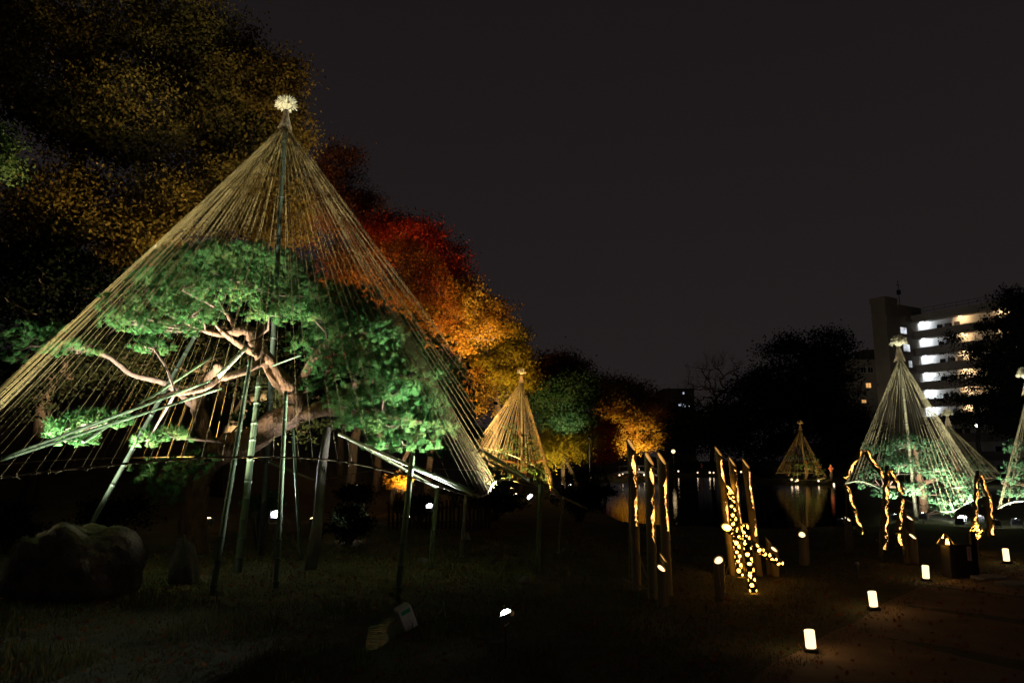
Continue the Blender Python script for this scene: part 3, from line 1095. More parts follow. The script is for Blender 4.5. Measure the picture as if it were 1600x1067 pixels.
# bamboo struts and props under the pine; each can be lifted away
G = 'bamboo props under the large pine'
def prop(label, a, b_, r=0.045, mat='bamboo', r1=None, bend=0.0, node=0.42):
    return bamboo('bamboo_prop', label, a, b_, r, r1, mat, None, node, G, 'bamboo prop', 8, bend)

def foot(px, Y):
    p = at(px, YH, Y)
    return Vector((p.x, Y, gz(p.x, Y) - 0.08))

prop('bright green bamboo prop standing by the stream behind the cream box', foot(626, 13.4), at(644, 712, 13.8), 0.062)
prop('slim green prop holding the right end of the hoop beside a lamp', foot(838, 15.2), at(845, 756, 15.4), 0.055)
prop('thin green prop with a small lamp clamped halfway up', foot(675, 15.6), at(683, 762, 15.8), 0.05)
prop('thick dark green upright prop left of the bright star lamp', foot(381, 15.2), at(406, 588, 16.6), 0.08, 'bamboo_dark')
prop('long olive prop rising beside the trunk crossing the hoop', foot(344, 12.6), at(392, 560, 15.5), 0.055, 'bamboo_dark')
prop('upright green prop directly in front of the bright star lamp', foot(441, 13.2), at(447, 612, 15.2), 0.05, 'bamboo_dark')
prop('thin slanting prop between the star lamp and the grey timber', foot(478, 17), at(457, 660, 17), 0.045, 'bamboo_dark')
prop('faint pole at the lawn edge behind the thin prop', foot(722, 16.4), at(728, 772, 16.6), 0.045, 'bamboo_olive')
prop('faint pole at the far right end of the hoop', foot(871, 17.2), at(880, 775, 17.4), 0.04, 'bamboo_olive')
prop('long slanting olive bamboo leaning from the left rock up to the crown', foot(110, 14.4), at(312, 512, 16.6), 0.05, 'pole_dark')
t_ = MB()
a, b_ = foot(492, 15.6), at(512, 668, 16.6)
t_.tube([Vector((0, 0, 0)), (b_ - a) * 0.35 + Vector((0.03, 0, 0)), (b_ - a) * 0.7 - Vector((0.02, 0, 0)), b_ - a], [0.125, 0.115, 0.10, 0.085], 9)
o_ = t_.build('timber_prop', M['timber'], None, True)
o_.location = a
tag(o_, 'grey round timber prop under the right limb of the pine', 'timber prop')
G2 = 'long bamboo struts tied to the hoop'
def strut(label, a, b_, r=0.04, mat='bamboo_pale', r1=None, bend=0.0):
    return bamboo('bamboo_strut', label, a, b_, r, r1, mat, None, 0.45, G2, 'bamboo strut', 8, bend)
strut('upper of two long struts meeting at the left picture edge', at(4, 715, 11.2), at(356, 585, 15.6), 0.030, 'bamboo')
strut('lower of two long struts meeting at the left picture edge', at(0, 719, 11.15), at(345, 607, 15.3), 0.028, 'bamboo')
strut('short bright strut under the crooked limb near the crown centre', at(340, 588, 15.2), at(384, 543, 15.9), 0.058)
strut('dark strut running along the pale branch left of the trunk', at(130, 690, 13.0), at(330, 558, 16.2), 0.034, 'bamboo')
strut('pale strut sloping from the right limb down to the hoop tip', at(530, 678, 15.6), at(748, 776, 13.8), 0.036)
strut('shorter pale strut ending below the bright green prop', at(540, 682, 15.8), at(682, 762, 15.6), 0.036)
strut('green strut from the bright green prop down to the hoop tip', at(646, 728, 13.8), at(742, 768, 13.85), 0.026, 'bamboo')
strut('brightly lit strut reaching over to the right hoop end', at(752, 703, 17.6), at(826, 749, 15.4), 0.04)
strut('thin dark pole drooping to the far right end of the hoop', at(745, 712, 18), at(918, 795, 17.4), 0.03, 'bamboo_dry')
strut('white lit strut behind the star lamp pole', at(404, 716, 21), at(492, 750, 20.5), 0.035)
strut('pale crosspiece between trunk and right crown', at(470, 555, 16), at(425, 572, 16.6), 0.018, 'bamboo_dark')

# ------------------------------------------------------------------ other rope cones and their pines
def hoop_px(pts):
    return [at(*p) for p in pts]

def simple_pine(label, px, Y, top_py, base_py, pads, dens, nl=0.115, nw=0.011, per=24, group='pines inside the smaller rope cones'):
    b_ = at(px, YH, Y)
    B = Vector((b_.x, Y, gz(b_.x, Y) - 0.1))
    mid = at(px + 4, (top_py + base_py) / 2, Y)
    top = at(px - 4, top_py, Y)
    limbs_ = [([B, B.lerp(mid, 0.5) + Vector((0.15, 0, 0)), mid, top], [0.2, 0.17, 0.13, 0.05])]
    for s in (-1, 1):
        q = B.lerp(mid, random.uniform(0.6, 0.9))
        limbs_.append(([q, q + Vector((s * 0.8, -0.3, 0.25)), q + Vector((s * 1.7, -0.4, 0.3))], [0.10, 0.07, 0.03]))
    return pine(label, B, limbs_, pads, nl, nw, per, dens, needle='needle_pale', group=group)

# right cone
YR = 29.0
rc = at(1424, YH, YR)
rope_cone('bright rope cone in front of the apartment block', (rc.x, YR, gz(rc.x, YR)), at(1404, 541, YR),
          hoop_px([(1322, 755, 29.5), (1345, 752, 27.5), (1378, 764, 26.4), (1440, 790, 26.2), (1482, 800, 26.6), (1510, 786, 27.5), (1540, 770, 29), (1520, 752, 31.5), (1460, 742, 32.2), (1380, 742, 32)]),
          48, 0.0056, 0.85, 0.06, True, 0.012)
simple_pine('floodlit round pine inside the bright rope cone', 1432, 29.2, 690, 800,
            [(1375, 700, 28.6, 26, 13), (1420, 692, 29, 34, 14), (1455, 700, 29.4, 26, 14), (1368, 738, 28, 24, 13), (1405, 725, 27.8, 32, 14), (1460, 735, 28.2, 30, 15), (1490, 752, 28.2, 28, 15),
             (1500, 775, 28, 28, 13), (1475, 785, 27.4, 26, 12), (1430, 765, 28, 28, 12), (1385, 770, 27.6, 24, 10), (1350, 755, 28.2, 14, 10), (1440, 715, 30, 34, 14), (1480, 798, 27.2, 16, 9), (1520, 765, 28.6, 12, 12)], 130)
YS = 40.0
rc = at(1490, YH, YS)
rope_cone('smaller rope cone half hidden behind the bright one', (rc.x, YS, gz(rc.x, YS)), at(1480, 650, YS),
          hoop_px([(1425, 745, 40), (1460, 760, 37.5), (1510, 760, 37), (1562, 745, 39.5), (1550, 735, 42), (1480, 735, 43)]), 44, 0.008, 0.8, 0.06, False, 0.02)
simple_pine('small pine inside the half hidden rope cone', 1492, 40, 700, 770, [(1470, 725, 39.5, 22, 11), (1505, 720, 40, 26, 12), (1530, 735, 39.5, 18, 10), (1490, 745, 39, 30, 9)], 60)
YE = 27.5
rc = at(1618, YH, YE)
rope_cone('rope cone cut off by the right picture edge', (rc.x, YE, gz(rc.x, YE)), at(1604, 592, YE),
          hoop_px([(1560, 792, 26.5), (1585, 784, 25.2), (1650, 780, 25), (1700, 775, 27.5), (1660, 755, 30), (1590, 758, 29.5)]), 42, 0.0056, 0.85, 0.06, True, 0.012)
simple_pine('floodlit pine cut off by the right picture edge', 1622, 27.6, 700, 800,
            [(1590, 700, 27.4, 22, 13), (1600, 730, 26.8, 28, 14), (1580, 748, 26.6, 18, 12), (1590, 770, 26.4, 24, 10), (1640, 720, 27.5, 30, 20), (1640, 760, 27, 30, 14)], 110)
# middle golden cone
YM = 44.0
rc = at(815, YH, YM)
rope_cone('golden rope cone beyond the lawn in front of yellow maples', (rc.x, YM, gz(rc.x, YM)), at(815, 585, YM),
          hoop_px([(738, 700, 44), (760, 735, 41.5), (805, 752, 40), (845, 764, 40.5), (866, 770, 42), (862, 750, 46), (830, 725, 48), (780, 705, 47.5)]), 80, 0.0095, 0.75, 0.07, False, 0.02)
simple_pine('dark pine lit gold along its right side inside the golden rope cone', 812, 44.2, 650, 770,
            [(800, 670, 44, 16, 10), (815, 690, 44, 24, 12), (790, 705, 43.6, 26, 12), (835, 710, 43.8, 18, 12), (770, 725, 43, 24, 12), (820, 735, 42.8, 26, 12), (848, 745, 43, 14, 12), (800, 750, 42.4, 26, 10), (855, 762, 43, 8, 8)], 18, 0.2, 0.03)
# far cone across the pond
YF = 84.0
rc = at(1258, YH, YF)
rope_cone('dim orange rope cone on the far side of the pond', (rc.x, YF, gz(rc.x, YF)), at(1250, 663, YF),
          hoop_px([(1212, 740, 84), (1230, 748, 81), (1265, 750, 80.5), (1291, 746, 83), (1280, 740, 87), (1240, 738, 87.5)]), 40, 0.010, 1.0, 0.09, False, 0.03)
simple_pine('pine lit yellow at its foot inside the far rope cone', 1256, 84.3, 700, 748,
            [(1240, 715, 84, 12, 6), (1262, 712, 84, 14, 7), (1275, 722, 83.6, 8, 8), (1246, 728, 83.5, 14, 6), (1280, 736, 83, 8, 7), (1243, 740, 82.6, 7, 5), (1264, 730, 83.5, 12, 6)], 9, 0.25, 0.05)

# ------------------------------------------------------------------ autumn trees on the hill (left) and behind
GT = 'autumn trees on the garden hill'
tree('maple_tree', 'red maple crowning the hill just right of the tall rope cone', (-8.5, 47), [(640, 375, 47, 62, 40), (690, 410, 47, 38, 38), (600, 370, 48, 45, 40), (720, 440, 48, 24, 30)], M['leaf_red'], M['bark_maple'], 0.14, 230, 70, 0.8, GT, soft=0.45)
tree('maple_tree', 'orange maple glowing behind the right side of the rope cone', (-9, 41), [(585, 440, 41, 75, 55), (650, 450, 41.5, 60, 55), (680, 480, 41, 45, 40), (540, 420, 42, 45, 45), (600, 390, 43, 60, 30), (590, 565, 41, 60, 40), (540, 590, 41, 50, 40), (530, 450, 41, 40, 36), (610, 470, 40.5, 40, 30)], M['leaf_orange'], M['bark_dark'], 0.125, 340, 65, 0.7, GT, soft=0.55)
tree('maple_tree', 'amber maple with bare crooked branches left of the yellow maple', (-5.2, 46), [(715, 470, 46, 48, 45), (740, 500, 46, 55, 42), (690, 530, 45, 55, 30), (770, 500, 47, 38, 42)], M['leaf_amber'], M['bark_maple'], 0.15, 190, 46, 0.62, GT)
tree('maple_tree', 'bright yellow maple behind the golden rope cone', (-1.2, 52), [(770, 560, 51, 60, 40), (800, 540, 52, 32, 40), (750, 590, 50, 55, 28), (800, 600, 52, 42, 30)], M['leaf_yellow'], M['bark_maple'], 0.16, 230, 55, 0.62, GT)
tree('maple_tree', 'orange low maple behind the right canopy of the large pine', (-6, 37), [(745, 610, 38, 26, 40), (655, 500, 37.5, 30, 26)], M['leaf_amber'], M['bark_dark'], 0.13, 60, 50, 0.6, GT)
tree('maple_tree', 'dim russet maple between the tall olive tree and the red maple', (-11.5, 50), [(525, 270, 50, 42, 55), (550, 330, 50, 42, 45), (500, 330, 50, 40, 60), (575, 320, 51, 22, 30)], M['leaf_rust'], M['bark_dark'], 0.15, 170, 65, 0.9, GT, soft=0.35)
tree('zelkova_tree', 'tall olive brown tree behind the straw finial', (-13.5, 34), [(370, 170, 34, 105, 90), (420, 130, 34, 50, 60), (300, 80, 35, 110, 90), (440, 230, 34, 40, 90), (350, 300, 33, 100, 70), (430, 330, 34, 60, 60)], M['leaf_olive'], M['bark_dark'], 0.17, 560, 62, 0.8, 'tall trees at the upper left', soft=0.3)
tree('zelkova_tree', 'brown tall tree at the top left corner', (-19, 31), [(140, 60, 31, 120, 80), (60, 20, 31, 60, 60), (190, 190, 30, 110, 90), (240, -60, 32, 140, 70), (110, 180, 31, 90, 60), (10, 110, 30, 60, 80), (-30, 30, 30, 60, 80)], M['leaf_olive'], M['bark_dark'], 0.16, 560, 60, 0.8, 'tall trees at the upper left', soft=0.3)
tree('zelkova_tree', 'darker brown tree low behind the left ropes', (-18, 28), [(110, 320, 28, 110, 70), (200, 380, 28, 70, 60), (40, 380, 28, 80, 70), (250, 320, 29, 60, 60)], M['leaf_olive'], M['bark_dark'], 0.15, 260, 55, 0.75, 'tall trees at the upper left', soft=0.3)
tree('green_maple', 'green leaved branch lit at the left picture edge', (-19.5, 23.5), [(-5, 215, 23, 32, 18), (10, 258, 23, 32, 14), (-30, 240, 23, 40, 50)], M['leaf_green'], M['bark_dark'], 0.13, 40, 70, 0.5)
tree('broadleaf_tree', 'dark reddish tree right of the yellow maple', (2.0, 66), [(860, 575, 64, 28, 26), (845, 610, 62, 30, 30), (890, 575, 66, 26, 22)], M['leaf_rust'], M['bark_dark'], 0.2, 120, 70, 1.1, 'trees left of the pond')
tree('broadleaf_tree', 'green tree lit by a cool lamp beside the golden rope cone', (4.0, 58), [(870, 625, 57, 40, 30), (900, 610, 58, 28, 32), (880, 655, 57, 45, 18)], M['leaf_green'], M['bark_maple'], 0.18, 130, 80, 0.9, 'trees left of the pond')
tree('maple_tree', 'low yellow maple beside the golden rope cone above the bank', (5.2, 60), [(870, 690, 58, 34, 22), (905, 695, 59, 26, 22), (850, 710, 57, 22, 18)], M['leaf_yellow'], M['bark_maple'], 0.18, 100, 80, 0.9, 'trees left of the pond')
tree('maple_tree', 'dark red low maple right of the low yellow maple', (9.5, 74), [(935, 700, 72, 24, 22), (915, 665, 72, 20, 16), (945, 675, 73, 20, 20)], M['leaf_red'], M['bark_dark'], 0.2, 80, 70, 1.0, 'trees left of the pond')
tree('maple_tree', 'wide orange maple glowing beyond the three tall bamboo tubes', (17.5, 104), [(970, 650, 104, 46, 34), (1000, 670, 103, 34, 26), (950, 620, 105, 30, 22), (1015, 690, 102, 22, 14), (975, 690, 103, 34, 18)], M['leaf_amber'], M['bark_maple'], 0.3, 260, 60, 1.2, 'trees left of the pond')
tree('broadleaf_tree', 'dark tree with a ragged top behind the wide orange maple', (20, 122), [(970, 615, 122, 42, 22), (1010, 640, 122, 26, 26), (940, 610, 122, 20, 18)], M['leaf_rust'], M['bark_dark'], 0.34, 130, 60, 2.0, 'trees left of the pond')
tree('bare_tree', 'bare rounded tree silhouetted left of the dark evergreen', (37, 138), [(1120, 585, 138, 50, 36), (1085, 615, 138, 30, 28), (1140, 620, 138, 40, 30)], None, M['bark_dark'], 0.3, 220, 5, 1.9, 'dark trees across the pond', None, 0, True, 0.035)
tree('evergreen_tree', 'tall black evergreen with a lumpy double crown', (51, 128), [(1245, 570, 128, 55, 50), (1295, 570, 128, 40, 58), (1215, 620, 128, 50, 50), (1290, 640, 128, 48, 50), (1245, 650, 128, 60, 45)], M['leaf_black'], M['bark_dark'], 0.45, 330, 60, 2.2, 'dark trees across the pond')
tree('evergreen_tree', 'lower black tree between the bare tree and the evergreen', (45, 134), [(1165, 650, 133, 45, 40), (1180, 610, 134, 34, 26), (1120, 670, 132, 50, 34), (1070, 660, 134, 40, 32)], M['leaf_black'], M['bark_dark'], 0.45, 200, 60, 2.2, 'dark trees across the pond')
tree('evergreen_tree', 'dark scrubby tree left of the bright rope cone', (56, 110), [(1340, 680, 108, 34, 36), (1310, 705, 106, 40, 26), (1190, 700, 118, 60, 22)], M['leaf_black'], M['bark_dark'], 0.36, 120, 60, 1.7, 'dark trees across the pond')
tree('pine_silhouette', 'thin branched dark tree in front of the lit corridors', (37.5, 60), [(1525, 547, 60, 45, 10), (1492, 528, 60, 24, 7), (1545, 515, 60, 34, 10), (1512, 590, 60, 45, 9), (1498, 625, 60, 34, 9), (1540, 560, 60, 26, 30), (1540, 620, 60, 36, 22), (1510, 655, 60, 50, 14)], M['leaf_black'], M['bark_dark'], 0.17, 130, 40, 0.7, 'dark trees on the right')
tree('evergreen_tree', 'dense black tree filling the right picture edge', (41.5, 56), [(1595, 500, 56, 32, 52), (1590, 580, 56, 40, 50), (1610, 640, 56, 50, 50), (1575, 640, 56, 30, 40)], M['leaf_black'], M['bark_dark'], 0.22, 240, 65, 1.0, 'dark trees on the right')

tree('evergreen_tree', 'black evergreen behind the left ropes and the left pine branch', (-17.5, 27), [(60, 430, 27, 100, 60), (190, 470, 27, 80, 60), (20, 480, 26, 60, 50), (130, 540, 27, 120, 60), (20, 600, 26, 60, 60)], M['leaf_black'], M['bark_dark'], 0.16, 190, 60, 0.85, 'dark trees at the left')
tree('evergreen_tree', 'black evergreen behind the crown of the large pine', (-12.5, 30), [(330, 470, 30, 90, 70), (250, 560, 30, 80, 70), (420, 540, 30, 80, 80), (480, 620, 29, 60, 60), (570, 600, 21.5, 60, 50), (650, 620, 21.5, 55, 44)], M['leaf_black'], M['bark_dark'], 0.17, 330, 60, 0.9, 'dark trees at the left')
# shrubs
shrub('shrub', 'small bright green shrub behind the star lamp', 408, 784, 18.6, 32, 17, M['leaf_green'], 1600, 0.09)
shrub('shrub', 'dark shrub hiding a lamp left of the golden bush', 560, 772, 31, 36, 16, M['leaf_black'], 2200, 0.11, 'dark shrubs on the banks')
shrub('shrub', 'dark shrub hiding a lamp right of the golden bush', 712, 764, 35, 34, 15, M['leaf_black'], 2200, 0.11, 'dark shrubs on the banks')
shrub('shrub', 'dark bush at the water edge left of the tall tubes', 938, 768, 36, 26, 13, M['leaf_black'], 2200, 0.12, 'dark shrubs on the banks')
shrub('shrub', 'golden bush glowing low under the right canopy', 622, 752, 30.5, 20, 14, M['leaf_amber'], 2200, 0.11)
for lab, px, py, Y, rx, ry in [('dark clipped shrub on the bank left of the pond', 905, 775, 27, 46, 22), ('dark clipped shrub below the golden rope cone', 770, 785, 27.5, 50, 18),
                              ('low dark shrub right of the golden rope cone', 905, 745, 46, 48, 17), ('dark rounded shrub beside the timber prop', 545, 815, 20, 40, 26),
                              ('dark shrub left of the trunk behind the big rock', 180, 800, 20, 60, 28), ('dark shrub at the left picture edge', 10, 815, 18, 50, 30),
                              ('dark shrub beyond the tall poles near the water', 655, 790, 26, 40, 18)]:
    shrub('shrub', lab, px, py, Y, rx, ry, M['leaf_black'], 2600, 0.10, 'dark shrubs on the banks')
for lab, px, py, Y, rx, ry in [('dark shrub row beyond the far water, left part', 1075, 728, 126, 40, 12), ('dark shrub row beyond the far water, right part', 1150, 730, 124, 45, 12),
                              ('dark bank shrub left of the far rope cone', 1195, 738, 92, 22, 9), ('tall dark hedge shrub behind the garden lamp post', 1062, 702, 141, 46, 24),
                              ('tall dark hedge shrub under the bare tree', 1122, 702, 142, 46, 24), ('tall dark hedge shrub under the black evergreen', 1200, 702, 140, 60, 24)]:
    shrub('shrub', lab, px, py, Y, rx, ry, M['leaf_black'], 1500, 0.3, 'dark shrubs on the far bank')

# fallen leaves scattered over lawn and path
n = 5200
X = rng.uniform(-9, 11, n)
Y = 5.5 + 22 * rng.random(n) ** 1.4
k = (pond_sd(X, Y) > 0.1)
X, Y = X[k], Y[k]
C = np.stack([X, Y, height(X, Y) + 0.025], 1)
fl = leaf_cloud('fallen_leaves', C, 0.07, M['leaf_rust'], None, 0.0)
tag(fl, 'dry fallen leaves scattered over lawn and path', 'leaves', kind='stuff')

# ------------------------------------------------------------------ rocks
def rock(name, label, px, py_base, Y, w, h, seed, mat='stone', tall=False, dep=0.8):
    b_ = at(px, YH, Y)
    o_loc = Vector((b_.x, Y, gz(b_.x, Y)))
    r = np.random.default_rng(seed)
    nu, nv = 40, 24
    V, Fq = [], []
    ph = r.uniform(0, 6, 12)
    for j in range(nv + 1):
        v = math.pi * j / nv
        for i in range(nu):
            u = 2 * math.pi * i / nu
            d = np.array([math.sin(v) * math.cos(u), math.sin(v) * math.sin(u), math.cos(v)])
            k = 1 + 0.14 * math.sin(3 * d[0] + ph[0]) * math.sin(2.5 * d[2] + ph[1]) + 0.10 * math.sin(5 * d[1] + ph[2] + 3 * d[0]) + 0.05 * math.sin(9 * d[0] + 7 * d[2] + ph[3]) + 0.03 * math.sin(17 * d[1] + 13 * d[2] + ph[4])
            k += 0.02 * r.standard_normal() * math.sin(v)
            p = d * k
            if tall:
                p[:2] *= 1 - 0.45 * max(0, p[2])
            V.append((p[0] * w / 2, p[1] * w / 2 * dep, (p[2] + 0.25) * h / 1.25))
    for j in range(nv):
        for i in range(nu):
            i2 = (i + 1) % nu
            Fq.append((j * nu + i, (j + 1) * nu + i, (j + 1) * nu + i2, j * nu + i2))
    o_ = np_mesh(name, np.array(V), np.array(Fq), M[mat], None, 4, True)
    o_.location = o_loc
    return tag(o_, label, 'rock')

rock('garden_rock', 'big rounded weathered rock at the lower left', 145, 910, 12.8, 1.85, 1.15, 3)
rock('garden_rock', 'smaller lump of rock leaning on the big rounded rock', 70, 900, 12.5, 0.9, 0.85, 9)
rock('standing_stone', 'pale upright pointed stone beside the pine trunk', 298, 905, 14, 0.62, 0.85, 5, 'stone_pale', True)
rock('stone', 'small rounded brown stone on the lawn before the tall tubes', 820, 900, 14.0, 0.22, 0.12, 6, 'slab')
rock('stone', 'small stone near the foot of the bright green prop', 664, 868, 16.4, 0.22, 0.11, 7, 'slab')
rock('stone', 'tiny pale stone behind the lamp prop', 731, 837, 21, 0.18, 0.2, 8, 'slab')
for k, (px, py, w, lab) in enumerate([(1546, 903, 0.62, 'flat stepping stone on the path past the black box'), (1592, 913, 0.7, 'flat stepping stone cut by the right picture edge')]):
    p = gr(px, py)
    mb = MB()
    n = 14
    ph = random.uniform(0, 6)
    for z, kk in ((-0.05, 1.0), (0.025, 1.0), (0.04, 0.93)):
        for i in range(n):
            a = 2 * math.pi * i / n
            r = w / 2 * (1 + 0.10 * math.sin(2 * a + ph) + 0.06 * math.sin(5 * a)) * kk
            mb.v.append((r * math.cos(a), r * 0.8 * math.sin(a), z))
    for j in range(2):
        for i in range(n):
            i2 = (i + 1) % n
            mb.face((j * n + i, j * n + i2, j * n + n + i2, j * n + n + i))
    mb.face(tuple(2 * n + i for i in range(n)))
    o_ = mb.build('stepping_stone', M['slab'])
    o_.location = (p.x, p.y, gz(p.x, p.y))
    tag(o_, lab, 'stepping stone', 'stepping stones')

# low wooden fence on the bank behind the props
p0, p1 = at(610, YH, 23.5), at(765, YH, 24.5)
ft = thing('slat_fence', 'low dark slat fence behind the lamp prop', 'fence', (p0.x, p0.y, 0))
nsl = 26
slat_me = None
d = Vector((p1.x - p0.x, p1.y - p0.y, 0))
for k in range(nsl):
    q = d * (k / (nsl - 1))
    if slat_me is None:
        mb = MB()
        mb.box((0, 0, 0.45), (0.07, 0.02, 0.9))
        slat_me = mb.mesh('slat', M['fence_wood'])
    s = bpy.data.objects.new('slat', slat_me)
    s.location = (q.x, q.y, gz(p0.x + q.x, p0.y + q.y) + random.uniform(-0.03, 0.03))
    s.rotation_euler = (0, random.gauss(0, 0.015), math.atan2(d.y, d.x))
    link(s, ft)
for z in (0.25, 0.7):
    mb = MB()
    mb.tube([(0, 0.03, z), (d.x, d.y + 0.03, z)], 0.018, 6)
    mb.build('rail', M['fence_wood'], ft)

# ------------------------------------------------------------------ bamboo lights
def punched_tube(parent, name, p0, p1, r, pattern, mat, core_mat, seed=0, cut0=False, cut1=0.0, cut_az=0.6, nu=40, dz=0.013, slit_az=0.65, core=True, holes=None, amp=1.0):
    """Bamboo tube (wall with holes cut through it) round a glowing lamp core. p0, p1 local to parent.
    cut1: slant of the cut at the p1 end (height of the slant over the diameter)."""
    p0, p1 = Vector(p0), Vector(p1)
    ax = p1 - p0
    L_ = ax.length
    ax.normalize()
    # u points to the side the tube is mostly seen from (-Y), made square to the axis
    u = Vector((0, -1, 0))
    u = u - ax * u.dot(ax)
    u = u.normalized() if u.length > 0.1 else Vector((1, 0, 0))
    w = ax.cross(u)
    r_ = np.random.default_rng(seed)
    nz = max(8, int(L_ / dz))
    zz = np.linspace(0, L_, nz + 1)
    th = np.arange(nu) * 2 * np.pi / nu
    TH, ZZ = np.meshgrid(th, zz)
    R = np.full(TH.shape, r)
    nodes = np.arange(0.2 + 0.1 * r_.random(), L_, 0.34)
    for q in nodes:
        R += r * 0.07 * np.exp(-((ZZ - q) / 0.012) ** 2)
    Z2 = ZZ.copy()
    if cut1:
        # slanted cut: stretch the top ring so that it follows the cutting plane
        h = cut1 * 2 * r
        off = h * 0.5 * (1 - np.cos(TH - cut_az)) - h
        kk = np.clip((ZZ - (L_ - h * 1.6)) / (h * 1.6), 0, 1)
        Z2 = ZZ + off * kk + 0 * TH
        # cos arrangement: lowest at azimuth cut_az
    P = (np.array(p0)[None, None] + np.array(ax)[None, None] * Z2[..., None] + (np.cos(TH) * R)[..., None] * np.array(u) + (np.sin(TH) * R)[..., None] * np.array(w))
    V = P.reshape(-1, 3)
    tc_ = th + np.pi / nu
    zc = 0.5 * (zz[1:] + zz[:-1])
    TC, ZC = np.meshgrid(tc_, zc)
    da = lambda a: (TC - a + np.pi) % (2 * np.pi) - np.pi
    hole = np.zeros(TC.shape, bool)
    if pattern == 'slit':
        ph = r_.uniform(0, 6)
        lo, hi = (holes or (0.30, 0.93))
        c = slit_az + amp * 0.48 * np.sin(ZC * 2 * np.pi / (0.95 if amp == 1.0 else 0.42) + ph) + 0.10 * np.sin(ZC * 9 + ph)
        wd = (0.13 if amp == 1.0 else 0.10) + 0.40 / amp * np.clip(np.sin(ZC * 2 * np.pi / 0.62 + ph * 2), 0, 1) ** 1.2 + 0.07 * np.sin(ZC * 31)
        hole |= (np.abs(da(c)) < np.clip(wd, 0, 1)) & (ZC > L_ * lo) & (ZC < L_ * hi)
        for k in range(7):
            q = r_.uniform(lo * L_, min(0.97, hi + 0.05) * L_)
            a = slit_az + r_.uniform(-0.5, 0.3)
            hole |= (da(a) * r) ** 2 + (ZC - q) ** 2 < (r * r_.uniform(0.12, 0.22)) ** 2
        for k in range(3):                           # little flares like leaves
            q = r_.uniform(lo * L_, hi * L_)
            for s in (-1, 1):
                tt = (ZC - q) * s
                hole |= (np.abs(da(slit_az - 0.55 + tt / (r * 2.4))) < 0.08) & (tt > 0) & (tt < r * 1.6)
    elif pattern == 'dots':
        z = 0.03
        k = 0
        while z < L_ - 0.03:
            s = r * r_.uniform(0.30, 0.46)
            for j in range(3):
                a = (j + 0.5 * (k % 2)) * 2 * np.pi / 3 + r_.uniform(-0.25, 0.25) + 0.5
                zq = z + r_.uniform(-0.3, 0.3) * s
                e = s * r_.uniform(0.75, 1.1)
                hole |= (da(a) * r / (1.25 * e)) ** 2 + ((ZC - zq) / e) ** 2 < 1
            for j in range(2):
                a = r_.uniform(0, 2 * np.pi)
                hole |= (da(a) * r) ** 2 + (ZC - z - 0.5 * r) ** 2 < (r * 0.17) ** 2
            z += r * 1.12
            k += 1
    ii = (np.arange(nz)[:, None] * nu + np.arange(nu)[None, :])
    jj = (np.arange(nz)[:, None] * nu + (np.arange(nu)[None, :] + 1) % nu)
    keep = ~hole
    Fq = np.stack([ii[keep], jj[keep], jj[keep] + nu, ii[keep] + nu], 1)
    o_ = np_mesh(name, V, Fq, mat, parent, 4, True)
    sol = o_.modifiers.new('wall', 'SOLIDIFY')
    sol.thickness = r * 0.13
    sol.offset = -1
    if core:
        mbc = MB()
        rc_ = r * 0.74
        nn = 18
        hcut = cut1 * 2 * r if cut1 else 0.0
        for zf, slant in ((0.01 if not cut0 else -0.002, False), (L_ - 0.02, True)):
            for k in range(nn):
                a = 2 * math.pi * k / nn
                zq = zf
                if slant and cut1:
                    zq = zf - 0.01 - hcut + hcut * 0.5 * (1 - math.cos(a - cut_az))
                mbc.v.append(tuple(p0 + ax * zq + (u * math.cos(a) + w * math.sin(a)) * rc_))
        for k in range(nn):
            k2 = (k + 1) % nn
            mbc.face((k, k2, nn + k2, nn + k), 0)
        mbc.face(tuple(reversed(range(nn))), 0)
        mbc.face(tuple(nn + k for k in range(nn)), 1 if cut1 else 0)
        mbc.build('lamp_core', [core_mat, M['glow_dim'] if pattern == 'slit' else core_mat], o_)
    return o_


GB = 'tall bamboo light tubes'
for k, (pxb, Yb, pxt, pyt, lab, mt) in enumerate([
        (990, 12.9, 986, 683, 'leftmost of the three left tall bamboo tubes with a glowing wavy slit', 'bamboo_tan'),
        (1014, 12.2, 1014, 704, 'middle tube of the three left tall bamboo tubes', 'bamboo_tan'),
        (1037, 12.5, 1033, 704, 'rightmost of the three left tall bamboo tubes', 'bamboo_tan'),
        (1137, 14.6, 1121, 696, 'tallest of the three right bamboo tubes standing furthest left', 'bamboo_tan'),
        (1154, 14.4, 1143, 712, 'middle tube of the three right tall bamboo tubes', 'bamboo_dry'),
        (1177, 14.6, 1164, 715, 'rightmost tall bamboo tube of the right trio', 'bamboo_tan')]):
    b_ = foot(pxb, Yb)
    b_.z += 0.06
    top = at(pxt, pyt, Yb)
    t_ = thing('bamboo_light', lab, 'bamboo light', b_, 0, GB)
    punched_tube(t_, 'tube', (0, 0, 0), top - b_, 0.078 if k < 3 else 0.07, 'slit', M[mt], M['glow'], 20 + k, cut1=1.5, cut_az=0.9, holes=(0.42 if k < 3 else 0.34, 0.92))
# frame of thin bamboo rods round the left trio
fr_ = thing('rod_brace', 'thin rod frame bracing the left trio of bamboo tubes', 'frame', foot(985, 12.6))
O = Vector(fr_.location)
for a, b_, r in [((980, 828, 13.0), (1045, 840, 12.7), 0.012), ((975, 905, 12.6), (1022, 925, 12.0), 0.014), ((988, 838, 12.8), (1012, 905, 12.0), 0.013), ((983, 700, 12.8), (983, 925, 12.7), 0.012), ((1044, 720, 12.6), (1043, 915, 12.5), 0.012)]:
    bamboo('rod', None, at(*a) - O, at(*b_) - O, r, r, 'bamboo_dry', fr_, 0.3, sides=6)

